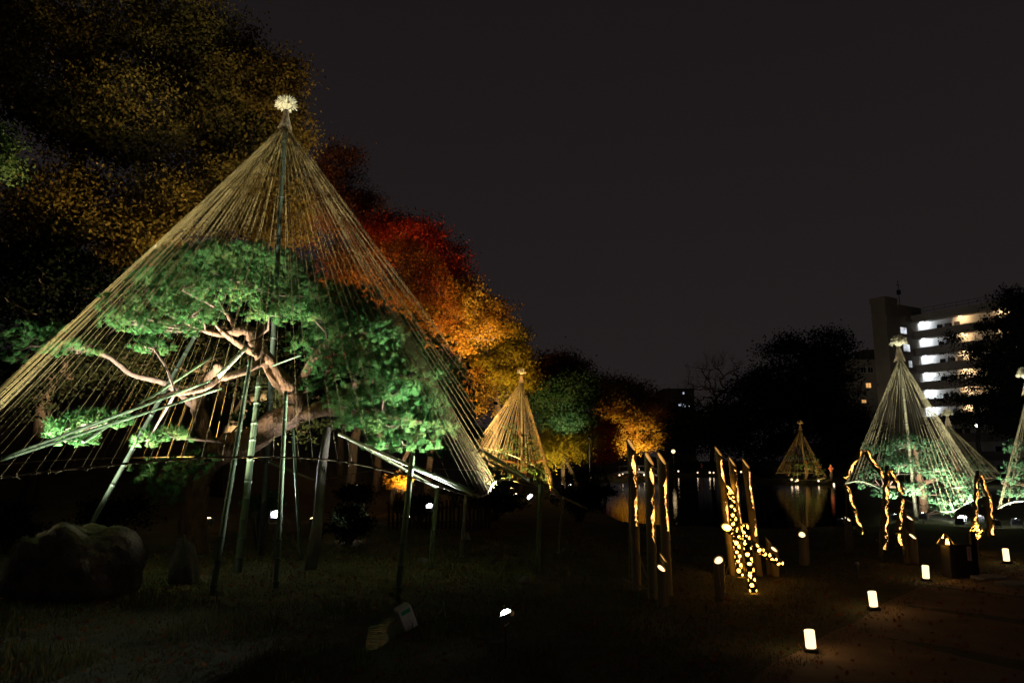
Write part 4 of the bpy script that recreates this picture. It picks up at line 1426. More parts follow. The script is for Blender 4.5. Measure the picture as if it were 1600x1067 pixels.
# punched tubes of the right group
GP = 'punched bamboo tubes glowing on the lawn'
def punched(label, a, b_, r, seed, **kw):
    a, b_ = Vector(a), Vector(b_)
    t_ = thing('punched_bamboo_light', label, 'bamboo light', a, 0, GP)
    punched_tube(t_, 'tube', (0, 0, 0), b_ - a, r, 'dots', M['bamboo_olive'], M['glow_hot'], seed, nu=36, dz=0.012, **kw)
    return t_
pa = foot(1167, 12.9); pa.z = gz(pa.x, pa.y) + 0.02
punched('upright punched tube with round holes nearest the camera', pa, at(1163, 818, 12.9), 0.077, 4)
pa = foot(1148, 14.3); pa.z = gz(pa.x, pa.y) + 0.02
punched('upright punched tube with a slanted tip behind the leaning one', pa, at(1140, 756, 14.3), 0.075, 5, cut1=1.3, cut_az=0.9)
punched('punched tube lying slantwise from the tall tubes to the lawn', at(1221, 884, 14.0) + Vector((0, 0, 0.03)), at(1130, 820, 13.5), 0.075, 6, cut1=0.9, cut_az=0.2)

# small cut bamboo lamps
GC = 'short cut bamboo lamps'
def cut_lamp(label, px, Y, py_top, r, tip=True, tip_dx=0.05, az=0.5, tall=None):
    b_ = foot(px, Y)
    b_.z += 0.07
    t_ = thing('cut_bamboo_lamp', label, 'bamboo lamp', b_, 0, GC)
    top = at(px, py_top, Y) - b_
    punched_tube(t_, 'tube', (0, 0, 0), (0, 0, top.z), r, None, M['bamboo_dry'], M['lantern'], 3, cut1=0.75, cut_az=az, nu=24, dz=0.03)
    if tip:
        punched_tube(t_, 'back_tube', (tip_dx, 0.12, 0), (tip_dx, 0.12, top.z + r * 2.1), r * 0.9, None, M['bamboo_dry'], M['glow_dim'], 4, cut1=1.2, cut_az=1.1, nu=24, dz=0.03)
    return t_
cut_lamp('cut bamboo lamp at the foot of the left trio', 1028, 11.6, 880, 0.072, True, 0.06)
cut_lamp('cut bamboo lamp alone left of the punched tubes', 1116, 12.4, 867, 0.085, False, az=-0.5)
cut_lamp('pale cut bamboo lamp on the lawn right of the tall tubes', 1246, 16.2, 829, 0.085, True, 0.10, az=-0.3)
cut_lamp('cut bamboo lamp behind the leaning punched tube', 1202, 14.6, 852, 0.072, True, -0.06)
cut_lamp('cut bamboo lamp left of the bent bamboo arch', 1318, 19, 806, 0.08, False)
cut_lamp('cut bamboo lamp lower right of the dark bamboo arch', 1416, 16.6, 832, 0.085, True, -0.09)
cut_lamp('cut bamboo lamp behind the right leg of the dark arch', 1414, 17.6, 804, 0.08, True, -0.03)
for lab, a, b_ in [('thin split stick beside the lone cut lamp', (1125, 917, 12.2), (1122, 884, 12.2)), ('second thin stick propped by the lone cut lamp', (1128, 912, 12.3), (1137, 886, 12.6))]:
    bamboo('bamboo_stick', lab, at(*a), at(*b_), 0.014, 0.012, 'bamboo_dry', None, 0.3, None, 'stick', 6)

# bent bamboo arches on the right
def arch(label, segs, Y, r):
    r *= 1.05
    xm = sum(s[0][0] for s in segs) / len(segs)
    b_ = foot(xm, Y)
    t_ = thing('bamboo_light_arch', label, 'bamboo light', b_, 0, 'bent bamboo light arches')
    O_ = Vector(t_.location)
    for k, (a, c, dark) in enumerate(segs):
        p, q = at(a[0], a[1], a[2] if len(a) > 2 else Y) - O_, at(c[0], c[1], c[2] if len(c) > 2 else Y) - O_
        if dark:
            bamboo('bamboo_leg', None, p, q, r * dark, r * dark * 0.9, 'bamboo_olive', t_, 0.35)
        else:
            punched_tube(t_, 'tube', p, q, r, 'slit', M['bamboo_olive'], M['glow'], int(a[0]) + k, nu=32, dz=0.014, slit_az=0.0, holes=(0.02, 0.98), amp=1.25)
    return t_
arch('diamond shaped arch of lit bamboo at the left foot of the bright cone', [((1321, 747), (1346, 704), 0), ((1382, 746), (1352, 704), 0), ((1347, 836), (1322, 757), 0), ((1324, 870), (1322, 757, 17.2), 0.35)], 17.0, 0.058)
arch('dark pointed arch with two lit legs in front of the bright cone', [((1383, 860), (1386, 738), 0), ((1375, 870), (1386, 728, 16.95), 0.8), ((1410, 772), (1391, 734), 0), ((1404, 828), (1410, 778), 0), ((1408, 852), (1403, 833), 0), ((1413, 870), (1408, 776, 16.6), 0.5)], 16.4, 0.06)
arch('dark pointed arch with lit legs above the glowing ball', [((1524, 815), (1527, 742), 0), ((1519, 855), (1528, 736, 18.7), 0.8), ((1546, 778), (1531, 742), 0), ((1551, 836), (1546, 778), 0), ((1545, 838), (1542, 762, 18.8), 0.5)], 18.2, 0.055)

# glowing diamond ball hanging under the arch
c = at(1526, 829, 18.0)
t_ = thing('bamboo_ball_light', 'glowing pierced diamond ball under the dark arch', 'bamboo light', (c.x, c.y, gz(c.x, c.y)))
V, Fq = [], []
nu, nv = 26, 18
R0 = 0.20
for j in range(nv + 1):
    v = math.pi * j / nv
    for i in range(nu):
        u = 2 * math.pi * i / nu
        k = 1 / (abs(math.sin(v)) + abs(math.cos(v))) ** 0.8
        V.append((R0 * 0.85 * k * math.sin(v) * math.cos(u), R0 * 0.85 * k * math.sin(v) * math.sin(u), R0 * 1.15 * k * math.cos(v)))
for j in range(1, nv - 1):
    for i in range(nu):
        i2 = (i + 1) % nu
        if rng.random() < 0.62:
            Fq.append((j * nu + i, (j + 1) * nu + i, (j + 1) * nu + i2, j * nu + i2))
o_ = np_mesh('shell', np.array(V), np.array(Fq), M['bamboo_olive'], t_, 4, True)
cz = c.z - gz(c.x, c.y)
o_.location = (0, 0, cz)
sm = o_.modifiers.new('wall', 'SOLIDIFY'); sm.thickness = 0.012
mb = MB()
mb.lathe([(0.02, -0.19), (0.10, -0.06), (0.135, 0.0), (0.10, 0.06), (0.02, 0.19)], 16, (0, 0, cz))
mb.build('lamp_core', M['glow_hot'], t_, True)
mb = MB()
mb.tube([(0, 0, -0.05), (0, 0, cz - 0.2)], 0.02, 6)
mb.build('stem', M['bamboo_olive'], t_)

# black board box with pierced triangle lamp and a paper notice
b_ = foot(1487, 14.6)
b_.z = gz(b_.x, b_.y)
t_ = thing('board_box', 'black board box with a paper notice beside the path', 'box', b_, 0.05)
t_.scale = (0.62, 0.62, 1.0)
for k in range(7):
    mb = MB()
    mb.box((-0.42 + k * 0.098, -0.20, 0.30), (0.092, 0.025, 0.60 + (k % 3) * 0.01))
    mb.build('board', M['black_wood'], t_)
for s in (-0.46, 0.25):
    mb = MB()
    mb.box((s, 0.03, 0.29), (0.025, 0.43, 0.58))
    mb.build('side_board', M['black_wood'], t_)
mb = MB()
mb.box((-0.105, 0.03, 0.60), (0.75, 0.46, 0.025))
mb.build('lid', M['black_wood'], t_)
mb = MB()
mb.box((0.36, -0.1, 0.40), (0.16, 0.10, 0.86))
mb.build('post', M['black_wood'], t_)
mb = MB()
mb.box((0.13, -0.225, 0.45), (0.13, 0.012, 0.26))
nb_ = mb.build('notice', M['paper'], t_)
mb = MB()
for k in range(4):
    mb.box((0.13 + random.uniform(-0.008, 0.008), -0.233, 0.52 - k * 0.045), (0.022, 0.003, 0.022 if k % 2 else 0.03))
mb.build('notice_print', M['ink'], nb_)
c = at(1475, 828, 14.6)
t_ = thing('pierced_light', 'small pierced triangular lamp on top of the black box', 'bamboo light', (c.x, c.y - 0.0, b_.z + 0.6125))
mb = MB()
n = 12
for z, r in ((0, 0.16), (0.11, 0.085), (0.22, 0.012)):
    for i in range(n):
        a = 2 * math.pi * (i + 0.5 * (z > 0.1 and z < 0.2)) / n
        mb.v.append((r * math.cos(a), r * math.sin(a), z))
for j in range(2):
    for i in range(n):
        if (i * 7 + j * 3) % 5 > 1:
            mb.face((j * n + i, j * n + (i + 1) % n, j * n + n + (i + 1) % n, j * n + n + i))
o_ = mb.build('shell', M['bamboo_olive'], t_)
sm = o_.modifiers.new('wall', 'SOLIDIFY'); sm.thickness = 0.01
mb = MB()
mb.lathe([(0.13, 0.005), (0.06, 0.10), (0.008, 0.19)], 12)
mb.build('lamp_core', M['glow_hot'], t_, True)

# ------------------------------------------------------------------ paper lanterns along the path
GL = 'paper lanterns along the path edge'
lab = ['largest paper lantern nearest the camera on the lawn edge', 'second paper lantern from the camera on the lawn edge', 'third paper lantern from the camera, left of the black box', 'small paper lantern beyond the black box near the right edge']
for k, (px, pyb, tilt) in enumerate([(1268, 1016, -0.05), (1366, 951, -0.06), (1447, 904, 0.02), (1574, 883, -0.04)]):
    p = gr(px, pyb)
    t_ = thing('paper_lantern', lab[k], 'lantern', (p.x, p.y, gz(p.x, p.y)), random.uniform(-0.3, 0.3), GL)
    t_.rotation_euler[1] = tilt
    s = 1.0 + 0.08 * k
    mb = MB()
    mb.box((0, 0, 0.02), (0.15, 0.15, 0.06), None, 0, 0.012)
    mb.build('base', M['black_wood'], t_)
    mb = MB()
    mb.lathe([(0.052, 0.0), (0.058, 0.008), (0.058, 0.195 * s), (0.054, 0.20 * s)], 20, (0, 0, 0.052))
    mb.build('paper_shade', M['lantern'], t_, True)
    ld = bpy.data.lights.new('lantern_light', 'POINT')
    ld.energy, ld.color, ld.shadow_soft_size = 2.6, (1.0, 0.58, 0.24), 0.05
    lo = bpy.data.objects.new('lantern_light', ld)
    lo.location = (0, 0, 0.33 * s)
    link(lo, t_)
for lab_, px, py, Y in [('small dull stake light left of the third paper lantern', 1327, 882, 15.2)]:
    b_ = foot(px, Y)
    t_ = MB()
    t_.lathe([(0.03, -0.05), (0.03, 0.16), (0.05, 0.17), (0.045, 0.22)], 12)
    o_ = t_.build('stake_light', M['metal'], None, True)
    o_.location = (b_.x, b_.y, gz(b_.x, b_.y))
    tag(o_, lab_, 'stake light')

# ------------------------------------------------------------------ cream box with green label
p = gr(640, 984)
t_ = thing('junction_box', 'tilted cream box with a green label by the stream', 'box', (p.x, p.y, gz(p.x, p.y) + 0.02), 0.55)
t_.rotation_euler = (0.1, -0.42, 0.5)
mb = MB()
mb.box((0, 0, 0.17), (0.20, 0.16, 0.30), None, 0, 0.012)
mb.build('body', M['plastic'], t_)
mb = MB()
mb.box((0.0, -0.087, 0.165), (0.18, 0.014, 0.28))
lid = mb.build('front_cover', M['plastic'], t_)
mb = MB()
mb.box((0.0, -0.0955, 0.27), (0.13, 0.003, 0.055))
mb.build('green_label', M['green_label'], lid)
mb = MB()
mb.tube([(0, 0, 0.03), (0.1, 0.05, -0.01)], 0.012, 6)
mb.build('cable_stub', M['cable'], t_)
mb = MB()
pts = [gr(652, 975), gr(680, 968), gr(695, 945), gr(690, 930), gr(700, 985), gr(750, 1000), gr(786, 1003)]
mb.tube([Vector((q.x, q.y, gz(q.x, q.y) + 0.012)) for q in pts], 0.010, 6)
tag(mb.build('power_cable', M['cable'], None, True), 'black cable on the grass between the cream box and the ground lamp', 'cable')
p = gr(778, 1006)
mb = MB()
mb.box((0, 0, 0.012), (0.20, 0.12, 0.02), None, 0, 0.004)
o_ = mb.build('base_board', M['timber'])
o_.location = (p.x - 0.02, p.y, gz(p.x, p.y) + 0.004)
o_.rotation_euler = (0, 0, 0.2)
tag(o_, 'flat piece of wood at the foot of the near ground lamp', 'board')

# ------------------------------------------------------------------ floodlights
tR = at(620, 610, 17)
q = at(790, 957, 8.75)
floodlight('bright floodlight on a stake in the lawn nearest the camera', q, q + Vector((-0.42, 0.10, 1.0)), 1800, 95, COOL, 0.17)
floodlight('star bright floodlight facing the camera among the bamboo props', at(432, 803, 17.2), at(470, 475, 13.6), 1700, 78, (0.95, 0.98, 1.0), 0.27)
q = at(671, 790, 15.3)
floodlight('floodlight clamped to the thin prop under the hoop', q, q + Vector((-0.30, -0.55, 0.62)), 6500, 122, COOL, 0.15, False)
q = at(828, 776, 15.1)
floodlight('floodlight clamped high on the prop at the right hoop end', q, q + Vector((-0.55, -0.12, 0.62)), 12500, 104, COOL, 0.17, False)
floodlight('hidden ground floodlight behind the big rock', at(45, 872, 13.5), at(190, 485, 14.9), 21000, 88, COOL, 0.15)
floodlight('ground floodlight behind the upright stone', at(297, 892, 14.5), at(385, 495, 16.2), 13000, 48, (1.0, 0.97, 0.85), 0.15)
floodlight('ground floodlight behind the dark rounded shrub', at(545, 842, 20.9), at(560, 560, 17.5), 3500, 70, COOL, 0.15)
floodlight('hidden warm spotlight added behind the trunk for the inner ropes', at(292, 846, 18.7), at(447, 165, 18), 900, 40, (1.0, 0.80, 0.50), 0.12)  # unseen lamp kept behind the trunk to warm the inner ropes
floodlight('ground spotlight left of the rocks aimed at the ropes', at(-140, 850, 14), at(110, 580, 13.5), 2000, 92, (1.0, 0.90, 0.55), 0.14)
floodlight('unseen narrow spotlight added far left to brighten the finial', at(-270, 850, 14), at(447, 156, 18), 8000, 8, (1.0, 0.90, 0.66), 0.14)  # made-up lamp out of view, placed to brighten the straw finial

# right cones: cool floods at their feet
GR = 'floodlights at the feet of the right rope cones'
for lab_, px, py, Y, tgt, pw in [
        ('leftmost floodlight under the bright rope cone', 1316, 813, 26.6, (1380, 690, 29), 2200),
        ('floodlight right of the dark arch under the bright cone', 1399, 806, 26.8, (1420, 690, 29), 2400),
        ('floodlight at the front hoop tip of the bright cone', 1442, 804, 26.6, (1440, 690, 29), 2200),
        ('floodlight behind the black box', 1499, 813, 25.5, (1490, 740, 28), 2400),
        ('floodlight between box and glowing ball', 1502, 808, 26.2, (1440, 660, 29), 1400),
        ('floodlight behind the glowing ball', 1530, 808, 26.8, (1510, 740, 28), 2400),
        ('left floodlight of the pair under the edge cone', 1556, 814, 24.8, (1590, 700, 27), 2200),
        ('right floodlight of the pair under the edge cone', 1588, 813, 24.8, (1604, 690, 27), 1800)]:
    floodlight(lab_, at(px, py, Y), at(*tgt), pw, 85, (0.93, 1.0, 0.96), 0.26, True, False, GR)

floodlight('small floodlight added to bring out the half hidden cone', at(1512, 789, 36.2), at(1488, 690, 40), 1700, 85, (0.95, 1.0, 0.9), 0.24, True, False, GR)  # no lamp is seen here; added so this cone stands out

# warm floods for the maples and the golden cone
GW = 'warm floodlights under the autumn trees'
def wf(lab_, x, y, zoff, tgt, pw, ang=100, col=WARM):
    floodlight(lab_, (x, y, max(gz(x, y), POND_Z) + zoff), at(*tgt), pw, ang, col, 0.3, True, True, GW)
wf('warm floodlight hidden behind the golden bush', at(628, YH, 31).x, 31, 0.5, (620, 480, 40), 7500, 110, AMBER)
wf('warm floodlight added to brighten the red maple', at(805, YH, 41).x, 41, 0.3, (645, 385, 47), 34000, 46, (1.0, 0.66, 0.34))  # added lamp without a seen source, lifts the red crown
wf('warm floodlight added to brighten the dim russet tree', at(560, YH, 45).x, 45, 0.5, (530, 290, 50), 14000, 70, (1.0, 0.7, 0.45))  # invented lamp that raises the russet crown from the dark
wf('warm floodlight below the orange maple', at(672, YH, 28.3).x, 28.3, 0.3, (585, 400, 41), 15000, 72)
wf('warm floodlight behind the dark shrub below the golden cone', at(735, YH, 38).x, 38, 0.4, (715, 480, 46), 6000, 105, AMBER)
wf('warm floodlight at the left foot of the golden cone', at(775, YH, 38.5).x, 38.5, 0.3, (812, 620, 44), 8500, 70, (1.0, 0.54, 0.14))
wf('warm floodlight at the right foot of the golden cone', at(862, YH, 41).x, 41, 0.3, (830, 660, 44), 5500, 80, (1.0, 0.58, 0.15))
wf('warm floodlight under the bright yellow maple', at(800, YH, 46.5).x, 46.5, 0.4, (780, 560, 51), 6000, 110, (1.0, 0.76, 0.34))
wf('warm floodlight under the low yellow maple', at(878, YH, 54).x, 54, 0.4, (875, 680, 58), 1500, 110, (1.0, 0.80, 0.36))
wf('warm floodlight under the wide orange maple', at(985, YH, 98).x, 97, 0.6, (975, 650, 104), 10000, 100, AMBER)
wf('second warm floodlight under the wide orange maple', at(1010, YH, 98).x, 96, 0.6, (1005, 675, 103), 3800, 100, AMBER)
wf('fill floodlight added beyond the crown to brighten the olive trees', at(330, YH, 23).x, 23.0, 0.4, (300, 90, 32), 12000, 85, (1.0, 0.72, 0.34))  # added fill from the front for the upper olive crowns
wf('fill floodlight added right of the crown to brighten the olive tree', at(493, YH, 26.5).x, 26.5, 0.15, (390, 190, 34), 7000, 80, (1.0, 0.74, 0.36))  # another unseen fill, evens out the dark gaps in the olive crown
wf('weak floodlight under the tall olive tree', at(400, YH, 27).x, 27.5, 0.4, (400, 150, 34), 10000, 80, (1.0, 0.74, 0.36))
wf('weak floodlight under the brown corner tree', at(150, YH, 24).x, 25, 0.4, (170, 120, 31), 11000, 80, (1.0, 0.70, 0.38))
floodlight('cool floodlight under the green tree', (at(890, YH, 53).x, 53, gz(at(890, YH, 53).x, 53) + 0.4), at(885, 618, 57), 1800, 36, (0.80, 1.0, 0.90), 0.3)
floodlight('cool floodlight below the green branch at the left edge', at(-20, 700, 20), at(5, 235, 23), 450, 40, (0.9, 1.0, 0.8), 0.2)
for lab_, px, tx, pw in [('left yellow lamp at the foot of the far cone', 1240, 1242, 1100), ('right yellow lamp at the foot of the far cone', 1285, 1281, 1300)]:
    q = at(px, YH, 79.5)
    floodlight(lab_, (q.x, q.y, max(gz(q.x, q.y), POND_Z) + 0.5), at(tx, 715, 83.5), pw, 80, (1.0, 0.62, 0.2), 0.3, True, True, 'lamps at the foot of the far cone')

# ------------------------------------------------------------------ apartment block
P0 = Vector((69.7, 126, 0))
ang = math.atan2(-0.863, 0.505)
t_ = thing('apartment_block', 'concrete apartment block with lit open corridors and a windowed stair tower', 'building', P0, ang)
W0 = -0.6
def bx(name, x0, x1, y0, y1, z0, z1, mat, parent=t_, mi=0):
    mb_ = MB()
    mb_.box(((x0 + x1) / 2, (y0 + y1) / 2, (z0 + z1) / 2), (x1 - x0, y1 - y0, z1 - z0))
    return mb_.build(name, M[mat], parent)
bx('wall', 0.0, 34, 1.6, 12, W0, 26.4, 'white_wall')
bx('stair_tower', -2.6, -0.003, -7.5, 3, W0, 28.6, 'concrete_dim')
bx('tower_roof', -2.7, 0.1, -7.6, -4.0, 28.603, 29.6, 'concrete_dim')
bx('roof', -0.001, 34.2, -0.35, 12.2, 26.403, 26.9, 'concrete')
mb = MB()
for k in range(18):
    mb.tube([(k * 1.9, 0.2, 26.9), (k * 1.9, 0.2, 28.0)], 0.03, 4)
for z in (27.45, 28.0):
    mb.tube([(0, 0.2, z), (33, 0.2, z)], 0.03, 4)
mb.build('roof_railing', M['black_metal'], t_)
mb = MB()
mb.tube([(-1.5, -0.8, 28.6), (-1.5, -0.8, 33.5)], 0.06, 5)
mb.tube([(-1.5, -1.5, 32.6), (-1.5, -0.1, 32.6)], 0.04, 4)
mb.lathe([(0.1, 30.9), (0.35, 31.0), (0.35, 31.7), (0.1, 31.8)], 10, (-1.5, -0.8, 0))
mb.build('antenna_mast', M['black_metal'], t_)
for k in range(9):
    top = 25.75 - 2.95 * k
    if top < 2: break
    bx('parapet', 0.0, 34, -0.02, 0.16, top - 2.95 + 0.22 if k < 8 else 0.5, top - 1.62, 'concrete')
    bx('floor_slab', 0.0, 34, -0.05, 1.6, top - 2.95, top - 2.75, 'concrete')
    if k == 0:
        bx('soffit_slab', 0.0, 34, -0.05, 1.6, top, top + 0.64, 'concrete')
    for s in (4.6, 6.2, 12.0, 13.6, 19.5):
        bx('corridor_door', s, s + 0.9, 1.53, 1.598, top - 2.7, top - 0.75, 'door')
        bx('corridor_window', s - 1.3, s - 0.4, 1.55, 1.598, top - 1.7, top - 0.8, 'window_dark')
    if k < 6:
        for s, mt, pw, col in ((0.9, 'tube', 170, (0.88, 0.94, 1.0)), (7.4, 'tube_warm', 150, (1.0, 0.60, 0.28)), (13.5, 'tube_warm', 110, (1.0, 0.62, 0.30))):
            if s > 9 and k > 3: continue
            lp = bx('corridor_lamp', s, s + 0.5, 0.75, 0.9, top - 0.12, top - 0.05, mt)
            ld = bpy.data.lights.new('corridor_light', 'SPOT')
            ld.spot_size = math.radians(165)
            ld.spot_blend = 0.3
            ld.energy = pw
            ld.color = col
            ld.shadow_soft_size = 0.1
            lo = bpy.data.objects.new('corridor_light', ld)
            lo.location = (s + 0.25, 0.55, top - 0.3)
            aim(lo, (0.35, 1.0, -0.35))
            link(lo, t_)
# tower windows on the face that looks at the garden (local +x side at x = 0)
for (y, zt, w, h, mt) in [(-2.9, 24.6, 1.7, 1.05, 'win_white'), (-2.4, 21.7, 1.8, 1.2, 'win_white'), (-1.7, 18.9, 0.9, 1.1, 'win_white'), (-2.2, 18.9, 0.0, 0, None), (-6.5, 15.4, 1.0, 1.1, 'window_dark')]:
    if not mt: continue
    f = bx('window', 0.0, 0.06, y - w / 2 - 0.08, y + w / 2 + 0.08, zt - h - 0.08, zt + 0.08, 'concrete_dim')
    for s in (-1, 1):
        bx('pane', 0.062, 0.075, y + (0.02 if s > 0 else -w / 2), y + (w / 2 if s > 0 else -0.02), zt - h, zt, mt, f)

# lower block left of the tower
lb = at(1325, YH, 128)
t2 = thing('low_apartment_block', 'dim lower block with two lit windows left of the stair tower', 'building', (lb.x, 128, 0), 0.0)
bx('wall', 0, 10, 0, 10, -0.5, 19.2, 'concrete_dim', t2)
bx('roof', -0.2, 10.2, -0.2, 10.2, 19.203, 19.6, 'concrete_dim', t2)
bx('roof_house', 5.2, 7.2, 2, 6, 19.603, 21.6, 'concrete_dim', t2)
def px_win(px, py, w, h, mt):
    q = at(px, py, 127.95)
    f = bx('window', q.x - lb.x - w / 2 - 0.1, q.x - lb.x + w / 2 + 0.1, -0.05, 0.0, q.z - h / 2 - 0.1, q.z + h / 2 + 0.1, 'concrete', t2)
    for s in (0, 1):
        bx('pane', q.x - lb.x - w / 2 + s * w / 2 + 0.03, q.x - lb.x + s * w / 2 - 0.03, -0.07, -0.052, q.z - h / 2, q.z + h / 2, mt, f)
for a in [(1357, 602, 0.9, 0.8, 'win_warm'), (1379, 604, 1.2, 1.2, 'win_cool'), (1349, 578, 0.9, 0.9, 'window_dark'), (1360, 578, 0.9, 0.9, 'window_dark'), (1376, 578, 1.0, 1.2, 'window_dark'), (1350, 627, 0.8, 0.5, 'win_warm')]:
    px_win(*a)

# far office block with a few lit windows behind the bare tree
lb = at(1042, YH, 230)
t3 = thing('far_building', 'distant dark building with a few white windows behind the bare tree', 'building', (lb.x, 230, 0))
bx('wall', 0, 9.2, 0, 12, -0.5, 23.7, 'concrete_dim', t3)
bx('roof', -0.2, 9.4, -0.2, 12.2, 23.703, 24.2, 'concrete_dim', t3)
for px, py, w, h in [(1068, 614, 0.5, 0.6), (1063, 632, 1.0, 0.7), (1068, 633, 1.0, 0.9), (1074, 634, 1.2, 0.6)]:
    q = at(px, py, 229.9)
    f = bx('window', q.x - lb.x - w / 2 - 0.1, q.x - lb.x + w / 2 + 0.1, -0.06, 0.0, q.z - h / 2 - 0.1, q.z + h / 2 + 0.1, 'concrete_dim', t3)
    bx('pane', q.x - lb.x - w / 2, q.x - lb.x + w / 2, -0.09, -0.062, q.z - h / 2, q.z + h / 2, 'win_cool', f)

# ------------------------------------------------------------------ bridge, lamp posts, far lanterns, people
b_ = at(955, YH, 92)
t_ = thing('arched_bridge', 'low arched bridge lit white at the far end of the pond', 'bridge', (b_.x - 1.5, 92, -0.25))
n = 14
L_ = 8.2
def arcz(k): return 0.25 + 0.85 * (1 - (2 * k - 1) ** 2)
mb = MB()
for i in range(n + 1):
    k = i / n
    for y, z in ((-0.9, arcz(k)), (0.9, arcz(k)), (0.9, arcz(k) - 0.22), (-0.9, arcz(k) - 0.22)):
        mb.v.append((k * L_, y, z))
for i in range(n):
    for j in range(4):
        j2 = (j + 1) % 4
        mb.face((i * 4 + j, i * 4 + j2, i * 4 + 4 + j2, i * 4 + 4 + j))
mb.build('deck', M['concrete'], t_)
for y in (-0.85, 0.85):
    mb = MB()
    mb.tube([(i / n * L_, y, arcz(i / n) + 0.65) for i in range(n + 1)], 0.05, 6)
    mb.build('railing', M['timber'], t_, True)
    for i in range(0, n + 1, 2):
        mb = MB()
        mb.box((i / n * L_, y, arcz(i / n) + 0.32), (0.1, 0.1, 0.66))
        mb.build('post', M['timber'], t_)
q = at(998, 742, 97.5)
floodlight('warm white lamp aimed at the bridge deck', (b_.x + 3.6, 88.5, 0.0), (b_.x + 3.6, 92, 0.6), 260, 110, (1.0, 0.85, 0.62), 0.2, True, True)

def lamp_post(label, px, py, Y, mat, pw=0, col=(1, 1, 1), r=0.14):
    q = at(px, py, Y)
    z0 = gz(q.x, q.y)
    t__ = thing('lamp_post', label, 'street lamp', (q.x, q.y, z0), 0)
    h = q.z - z0
    mb_ = MB()
    mb_.tube([(0, 0, -0.1), (0, 0, h - r)], [0.07, 0.05], 8)
    mb_.build('pole', M['black_metal'], t__)
    mb_ = MB()
    mb_.lathe([(r * 0.4, -r), (r, -r * 0.4), (r * 1.05, r * 0.3), (r * 0.5, r * 0.9)], 12, (0, 0, h))
    mb_.build('lamp_globe', mat, t__, True)
    mb_ = MB()
    mb_.lathe([(r * 1.2, r * 0.9), (r * 0.2, r * 1.5)], 12, (0, 0, h))
    mb_.build('cap', M['black_metal'], t__)
    if pw:
        ld = bpy.data.lights.new('lamp_light', 'POINT')
        ld.energy = pw; ld.color = col; ld.shadow_soft_size = r * 1.3
        lo = bpy.data.objects.new('lamp_light', ld)
        lo.location = (0, -r * 1.6, h - r * 1.4)
        link(lo, t__)
M['street'] = emit('street_globe', (0.9, 1.0, 0.95), 14)
lamp_post('white street lamp beneath the apartment block', 1527, 664, 62, M['street'], 260, (0.9, 1.0, 0.9), 0.17)
q = at(1345, YH, 112)
lamp_post('unseen lamp added among dark trees to light the stair tower', 1345, 694, 112, M['street'], 0, r=0.2)
lo = spot(None, (q.x, 112.4, 5.6), (1.0, 0.95, 1.25), 1300, 75, (1.0, 0.86, 0.66), 0.2)  # made-up beam that lifts the stair tower out of the dark
lo.parent = bpy.data.objects[[o_.name for o_ in COL.objects if o_.get('label') == 'unseen lamp added among dark trees to light the stair tower'][0]]
lo.location = Vector((q.x, 112.4, 5.6)) - lo.parent.location
lamp_post('short garden lamp post on the far bank beyond the orange maple', 1052, 705, 118, M['lantern'], 0, r=0.3)
lamp_post('dark lamp post against the low yellow maple', 921, 684, 56, M['black_metal'], 0, r=0.12)

GD = 'tiny lanterns on the far bank'
far = [(1060, 736, 124), (1090, 738, 122), (1109, 738, 121), (1115, 738, 120.5), (1158, 737, 122), (1169, 738, 121), (1173, 740, 119), (1186, 744, 110), (1193, 747, 104), (1187, 736, 122), (1237, 749, 82), (1243, 751, 81), (1246, 750, 82), (1279, 751, 80.5),
       (922, 746, 62), (968, 742, 104), (973, 740, 106), (998, 733, 100.6), (1007, 748, 104), (1020, 736, 124), (1040, 737, 123), (1325, 692, 120), (1331, 691, 121), (1303, 757, 78)]
LFAR = ['tiny far lantern just right of the short garden lamp post', 'tiny far lantern beside the strolling person', 'left one of two close tiny lanterns left of the tallest right tube',
        'right one of two close tiny lanterns left of the tallest right tube', 'tiny far lantern between the middle and right tubes of the right trio', 'tiny far lantern at the left edge of the rightmost tall tube',
        'tiny far lantern at the right edge of the rightmost tall tube', 'upper tiny lantern of the slanting pair right of the right trio', 'lower tiny lantern of the slanting pair right of the right trio',
        'faint tiny lantern above the slanting pair right of the right trio', 'left one of three tiny lanterns at the foot of the far cone', 'middle one of three tiny lanterns at the foot of the far cone',
        'right one of three tiny lanterns at the foot of the far cone', 'single tiny lantern under the right side of the far cone', 'lone tiny lantern in the dark bank right of the golden cone',
        'tiny lantern under the left end of the bridge', 'second tiny lantern under the left end of the bridge', 'tiny lantern on the crown of the bridge', 'tiny lantern at the right foot of the bridge',
        'tiny far lantern close right of the left tall trio', 'second tiny far lantern right of the left tall trio', 'left one of two white specks left of the bright cone', 'right one of two white specks left of the bright cone', 'tiny lantern near the person by the far cone']
for k, (px, py, Y) in enumerate(far):
    q = at(px, py, Y)
    z0 = gz(q.x, q.y)
    z0 = max(z0, POND_Z)
    s = 0.05 + 0.0006 * Y * random.uniform(0.6, 1.2)
    onb = q.z - z0
    t_ = thing('garden_lantern', LFAR[k], 'lantern', (q.x, q.y, z0), 0, GD)
    mb = MB()
    mb.lathe([(s * 0.8, -s), (s, -s * 0.5), (s, s * 0.6), (s * 0.6, s)], 10, (0, 0, max(onb, s)))
    mb.build('lamp_globe', M['spark'] if k not in (21, 22) else M['spark_white'], t_, True)
    mb = MB()
    mb.tube([(0, 0, -0.1), (0, 0, max(onb - s, 0.02))], 0.03, 5)
    mb.build('post', M['black_metal'], t_)
mb = MB()
p0, p1 = at(1148, 713.5, 135), at(1190, 714.5, 128)
t_ = thing('bank_rail', 'pale handrail on the far bank under the evergreen', 'railing', (p0.x, p0.y, gz(p0.x, p0.y)))
z0 = p0.z - gz(p0.x, p0.y)
